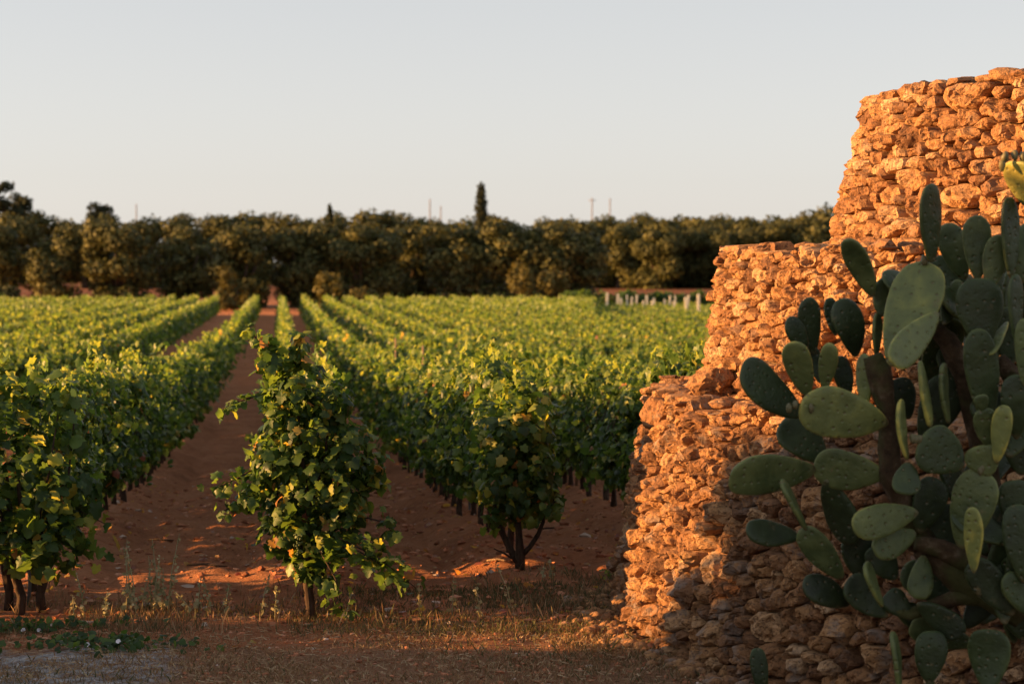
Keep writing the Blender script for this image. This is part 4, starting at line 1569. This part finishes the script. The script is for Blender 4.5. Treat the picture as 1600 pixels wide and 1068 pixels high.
# ------------------------------------------------------------------ ground cover and litter
rgg = np.random.default_rng(31)


def inside_hut(x, y, m=0.0):
    return (x - HX) ** 2 + (y - HY) ** 2 < (5.06 + m) ** 2


def blades(n, xr, yr, hr, tr, rg, mask=None, lean=0.5, width=0.0035):
    x = rg.uniform(*xr, n)
    y = rg.uniform(*yr, n)
    keep = ~inside_hut(x, y, 0.02)
    if mask is not None:
        keep &= mask(x, y, rg)
    x, y = x[keep], y[keep]
    n = len(x)
    z = ground_z(x, y) - 0.004
    h = rg.uniform(*hr, n) * rg.uniform(0.5, 1.0, n)
    a = rg.uniform(0, 6.28, n)
    l = rg.uniform(0, lean, n) * h
    dx, dy = np.cos(a) * l, np.sin(a) * l
    w = width * rg.uniform(0.6, 1.5, n)
    b = rg.uniform(0, 6.28, n)
    wx, wy = np.cos(b) * w, np.sin(b) * w
    P = np.stack([np.stack([x - wx, y - wy, z], 1), np.stack([x + wx, y + wy, z], 1),
                  np.stack([x + dx * .45 + wx * .7, y + dy * .45 + wy * .7, z + h * .6], 1), np.stack([x + dx, y + dy, z + h], 1)], 1)
    F = (np.array([(0, 1, 2), (0, 2, 3)])[None] + (np.arange(n) * 4)[:, None, None]).reshape(-1, 3)
    return P.reshape(-1, 3), F, np.repeat(rg.uniform(*tr, n), 4)


def patch(sc, lo, seed):
    return lambda x, y, rg: fbm(np.stack([x * sc, y * sc, 0 * x], 1), 3, seed) * 0.5 + 0.5 > lo + 0.12 * rg.normal(size=len(x))


gg = Geo()
# short dry stubble on the headland
for args in [(60000, (-4.2, 2.2), (10.6, 13.2), (0.012, 0.05), (0.35, 1.0), patch(1.5, 0.45, 51), 1.4, 0.003),
             (9000, (-4.0, 2.0), (10.8, 13.6), (0.02, 0.07), (0.0, 0.35), patch(1.3, 0.52, 57), 1.0, 0.003),
             # grey-green grass along the foot of the rows
             (16000, (-1.4, 1.3), (13.2, 15.2), (0.02, 0.07), (0.0, 0.45), patch(1.2, 0.42, 52), 0.9, 0.003),
             (7000, (-0.3, 1.2), (14.2, 15.9), (0.02, 0.10), (0.1, 0.8), patch(1.4, 0.45, 53), 0.9, 0.003),
             (6000, (-3.6, -1.3), (13.3, 14.6), (0.02, 0.09), (0.1, 0.8), patch(1.2, 0.46, 54), 0.8, 0.003),
             (9000, (-7.5, -3.95), (11.6, 13.5), (0.4, 0.8), (0.3, 1.0), patch(0.9, 0.05, 61), 0.5, 0.005),  # tall verge outside the frame, added to shade the headland
             (1800, (-3.5, 1.0), (13.3, 15.0), (0.06, 0.17), (0.2, 0.9), patch(1.8, 0.52, 55), 0.6, 0.003),
             (9000, (0.3, 2.2), (10.8, 13.4), (0.015, 0.06), (0.0, 0.6), patch(1.8, 0.42, 56), 1.2, 0.003)]:
    n, xr, yr, hr, tr, mk, ln, wd = args
    P, F, T = blades(n, xr, yr, hr, tr, rgg, mk, ln, wd)
    gg.add(P, F, T)
# straw and bits of dead stalk lying flat
n = 9000
x, y = rgg.uniform(-4.0, 2.2, n), rgg.uniform(10.8, 14.0, n)
k = ~inside_hut(x, y, 0.03) & (rgg.random(n) < np.clip((14.2 - y) / 1.0, 0.1, 1))
x, y = x[k], y[k]
n = len(x)
z = ground_z(x, y) + rgg.uniform(0.004, 0.016, n)
a = rgg.uniform(0, 6.28, n)
l = rgg.uniform(0.015, 0.07, n)
w = rgg.uniform(0.0012, 0.003, n)
ca, sa_ = np.cos(a), np.sin(a)
dz = rgg.normal(0, 0.15, n) * l
P = np.stack([np.stack([x - sa_ * w, y + ca * w, z], 1), np.stack([x + sa_ * w, y - ca * w, z + w], 1),
              np.stack([x + ca * l + sa_ * w, y + sa_ * l - ca * w, z + dz + w], 1), np.stack([x + ca * l - sa_ * w, y + sa_ * l + ca * w, z + dz], 1)], 1)
F = (np.array([(0, 1, 2), (0, 2, 3)])[None] + (np.arange(n) * 4)[:, None, None]).reshape(-1, 3)
gg.add(P.reshape(-1, 3), F, np.repeat(rgg.uniform(0.45, 1.0, n), 4))
go = link('dry_grass', gg.mesh('dry_grass'), M_GRASS)
tag(go, 'short dry grass and straw covering the ground in front of the vines', 'grass', kind='stuff')

cg = Geo()
for k in range(6500):
    y = 11 + 17 * rgg.random() ** 1.6
    x = rgg.uniform(-0.26, 0.20) * y
    if inside_hut(x, y, 0.02) or (x < -1.85 and y < 12.7):
        continue
    s = (0.005 + (0.010 if y < 13.6 else 0.022) * rgg.random() ** 2) * (1 + 0.02 * y)
    P, FF = ICO1
    P = P * (1 + 0.3 * rgg.normal(size=(len(P), 1))) * np.array([s * rgg.uniform(.8, 1.5), s, s * rgg.uniform(.5, .8)])
    cg.add(P + np.array([x, y, gz1(x, y) + s * 0.15]), FF, 0.97 if rgg.random() < 0.03 else rgg.uniform(0, 0.9))
co_ = link('soil_clods', cg.mesh('soil_clods', False), M_CLOD)
tag(co_, 'crumbs of red earth scattered over the lanes and headland', 'soil', kind='stuff')

# dead vine leaves lying about under and between the rows
m = 1500
y = 14.0 + 14 * rgg.random(m) ** 1.5
x0_ = rgg.choice([-1.75, 0.2, 1.8, 3.4], m) + rgg.normal(0, 0.42, m)
x = x0_ + ROW_SLOPE * y
k = ~inside_hut(x, y, 0.05)
x, y = x[k], y[k]
m = len(x)
W, FF, tt = leaves_mesh_arrays(np.stack([x, y, ground_z(x, y) + 0.012], 1), norm(rgg.normal(size=(m, 3)) * 0.35 + np.array([0, 0, 1])), norm(rgg.normal(size=(m, 3)) * np.array([1, 1, .2])),
                               rgg.uniform(0.03, 0.075, m), rgg.choice([0.97, 0.99, 1.0, 0.93], m), 'mid', rgg)
o = link('leaf_litter', mesh_from('leaf_litter', W, FF, tt), M_VINE)
tag(o, 'brown dead vine leaves scattered on the red soil under the rows', 'leaf litter', kind='stuff')

# fallen rubble at the foot of the hut
rg_ = Geo()
for k in range(260):
    th = math.radians(rgg.uniform(-12, 45))
    r = 5.07 + abs(rgg.normal(0, 0.12)) + 0.02
    x, y = HX - r * math.cos(th), HY - r * math.sin(th)
    s = rgg.uniform(0.012, 0.05)
    P, FF = rock((s * 1.2, s, s * .8), k, ICO1 if s < 0.03 else ICO2)
    rg_.add(P + np.array([x, y, gz1(x, y) + s * .2]), FF, rgg.uniform(0.1, 0.7))
o = link('fallen_rubble', rg_.mesh('fallen_rubble'), M_STONE)
tag(o, 'small broken stones fallen along the foot of the stone hut', 'rubble', kind='stuff')


def ground_at(px, py):
    """where the sight line through a pixel meets the ground"""
    d = 2.29 * FPX / max(py - 420, 5)
    for _ in range(12):
        p = unproject(px, py, d)
        d += (p.z - gz1(p.x, p.y)) * FPX / max(py - 420, 5) * 0.6
    p = unproject(px, py, d)
    return Vector((p.x, p.y, gz1(p.x, p.y)))


# tall dry weeds
WD = [(198, 962, 100), (205, 955, 85), (213, 965, 90), (221, 958, 60), (236, 950, 70), (247, 955, 95), (255, 958, 60), (262, 960, 105), (262, 955, 50), (132, 965, 60), (116, 975, 40), (240, 962, 80),
      (310, 958, 50), (331, 960, 48), (352, 962, 42), (165, 970, 40), (300, 965, 36), (408, 965, 60), (430, 968, 46), (707, 960, 50), (801, 960, 66), (750, 968, 44), (540, 975, 40), (655, 962, 42), (863, 905, 24), (848, 908, 20)]
WD.sort()
for i, (px, py, hp) in enumerate(WD):
    p = ground_at(px, py)
    h = 1.2 * hp * p.y / FPX
    rg = np.random.default_rng(900 + i)
    root = empty('dry_weed', p)
    tag(root, '%s dry weed stalk from the left on bare soil before the vine rows' % ordinal(i + 1), 'weed', 'dry weeds in front of the rows')
    g = Geo()
    lx, ly = rg.normal(0, 0.05), rg.normal(0, 0.03)
    add_tube(g, [(0, 0, -0.01), (lx * .3, ly * .3, h * .5), (lx, ly, h)], [0.0045, 0.0036, 0.002], 5, 0, 0, 0.8)
    link('stalk', g.mesh('stalk'), M_WEED, root)
    m = int(14 + 60 * h)
    f = rg.uniform(0.08, 1.0, m)
    pos = np.stack([lx * f, ly * f, h * f], 1) + rg.normal(size=(m, 3)) * np.array([0.008, 0.008, 0.004])
    nr = norm(rg.normal(size=(m, 3)))
    W, FF, tt = leaves_mesh_arrays(pos, nr, norm(rg.normal(size=(m, 3)) + np.array([0, 0, 0.8])), rg.uniform(0.016, 0.042, m) * (1.15 - 0.6 * f), rg.uniform(0.35, 1.0, m), 'low', rg)
    lo = link('leaves', mesh_from('leaves', W, FF, tt), M_WEED, root)
    lo['kind'] = 'stuff'

# green creeping plants with white flowers by the chalky track
CR = [(40, 985, 0.30, [(38, 994), (62, 992)], 'green creeper with white flowers at the left edge beside the pale track'),
      (165, 1010, 0.26, [(138, 1008), (170, 1007), (186, 1003)], 'low green creeper dotted with white flowers right of the pale track')]
for i, (px, py, r, fl, lab) in enumerate(CR):
    p = ground_at(px, py)
    rg = np.random.default_rng(50 + i)
    root = empty('creeping_plant', p)
    tag(root, lab, 'plant')
    m = 190
    xx, yy = rg.normal(0, r, m), rg.normal(0, 0.10, m)
    zz = ground_z(p.x + xx, p.y + yy) - p.z + rg.uniform(0.01, 0.06, m)
    W, FF, tt = leaves_mesh_arrays(np.stack([xx, yy, zz], 1), norm(rg.normal(size=(m, 3)) * .5 + np.array([0, -.5, 1])), norm(rg.normal(size=(m, 3)) * np.array([1, 1, .3])),
                                   rg.uniform(0.03, 0.055, m), rg.uniform(0.1, 0.6, m), 'mid', rg)
    lo = link('foliage', mesh_from('foliage', W, FF, tt), M_VINE, root)
    lo['kind'] = 'stuff'
    for (fx, fy) in fl:
        q = unproject(fx, fy, p.y - 0.12) - p
        n_ = 12
        a = np.linspace(0, 2 * math.pi, n_, endpoint=False)
        rr = 0.015 * (1 + 0.12 * np.cos(5 * a))
        V = np.vstack([[0, 0, 0], np.stack([rr * .4 * np.cos(a), -0.006 + 0 * a, rr * .4 * np.sin(a)], 1), np.stack([rr * np.cos(a), -0.016 + 0.004 * np.cos(5 * a), rr * np.sin(a)], 1)])
        F3 = np.array([(0, 1 + (k + 1) % n_, 1 + k) for k in range(n_)])
        F4 = np.array([(1 + k, 1 + (k + 1) % n_, 1 + n_ + (k + 1) % n_, 1 + n_ + k) for k in range(n_)])
        fo = link('flower', mesh_from('flower', V, [F4, F3], np.full(len(V), .5)), M_PETAL, root)
        fo.location = (q.x, q.y, max(q.z, 0.02))
        fo.rotation_euler = (-0.7, 0, rg.normal(0, .4))

# a few fallen leaves, twigs, a pale stone, a seedling
for i, (px, py, lab) in enumerate([(252, 982, 'pinkish curled fallen leaf on red soil before the left lane'), (396, 1003, 'pale fallen leaf on straw before the tall vine'), (372, 1010, 'reddish fallen leaf left of the pale one before the tall vine'),
                                   (678, 985, 'pinkish fallen leaf on the bare soil in the middle of the headland')]):
    p = ground_at(px, py)
    T, F = leaf_template('full', 0.9, 0.9)
    o = link('fallen_leaf', mesh_from('fallen_leaf', T * 0.06, F, np.full(len(T), 0.985 if i != 1 else 0.9)), M_VINE)
    o.location = p + Vector((0, 0, 0.02))
    o.rotation_euler = (random.uniform(-.4, .4), random.uniform(-.4, .4), random.uniform(0, 6))
    tag(o, lab, 'leaf')
for i, (px, py, ln, lab) in enumerate([(322, 886, 0.32, 'dark twig lying across the red lane left of the tall vine'), (250, 846, 0.22, 'dark twig beside the left row of vines'), (780, 878, 0.2, 'pale broken twig beside the orange-lit trunk'), (870, 828, 0.3, 'dark twig on the red soil right of the forked trunk')]):
    p = ground_at(px, py)
    g = Geo()
    add_tube(g, [(-ln / 2, 0, 0.012), (-ln * .1, 0.03, 0.02), (ln * .2, 0.0, 0.016), (ln / 2, 0.04, 0.012)], [0.007, 0.009, 0.008, 0.004], 6, .3, i)
    add_tube(g, [(-ln * .1, 0.03, 0.02), (0.02, 0.09, 0.03)], [0.005, 0.002], 5)
    o = link('twig', g.mesh('twig'), M_WOOD if i == 2 else M_BARK)
    o.location = p
    o.rotation_euler = (0, 0.0, random.uniform(-.3, .1))
    tag(o, lab, 'twig')
p = ground_at(962, 922)
P, FF = rock((0.055, 0.04, 0.02), 3, ICO2)
o = link('pale_stone', mesh_from('pale_stone', P, FF, np.full(len(P), 1.0)), M_CLOD)
o.location = p + Vector((0, 0, 0.012))
tag(o, 'small pale flat stone in the grass just left of the stone hut', 'stone')
p = ground_at(958, 905)
rg = np.random.default_rng(77)
root = empty('seedling', p)
tag(root, 'small yellow-green leafy seedling in the grass left of the stone hut', 'plant')
m = 40
h = rg.uniform(0.02, 0.16, m)
W, FF, tt = leaves_mesh_arrays(np.stack([rg.normal(0, .06, m), rg.normal(0, .05, m), h], 1), norm(rg.normal(size=(m, 3)) * .6 + np.array([0, -.4, .7])), norm(rg.normal(size=(m, 3)) + np.array([0, 0, .3])),
                               rg.uniform(0.02, 0.035, m), rg.uniform(.6, .8, m), 'low', rg)
lo = link('foliage', mesh_from('foliage', W, FF, tt), M_VINE, root)
lo['kind'] = 'stuff'
g = Geo()
for k in range(5):
    add_tube(g, [(rg.normal(0, .02), rg.normal(0, .02), -0.01), (rg.normal(0, .06), rg.normal(0, .05), 0.15)], [0.003, 0.0015], 4)
link('stalk', g.mesh('stalk'), M_WEED, root)
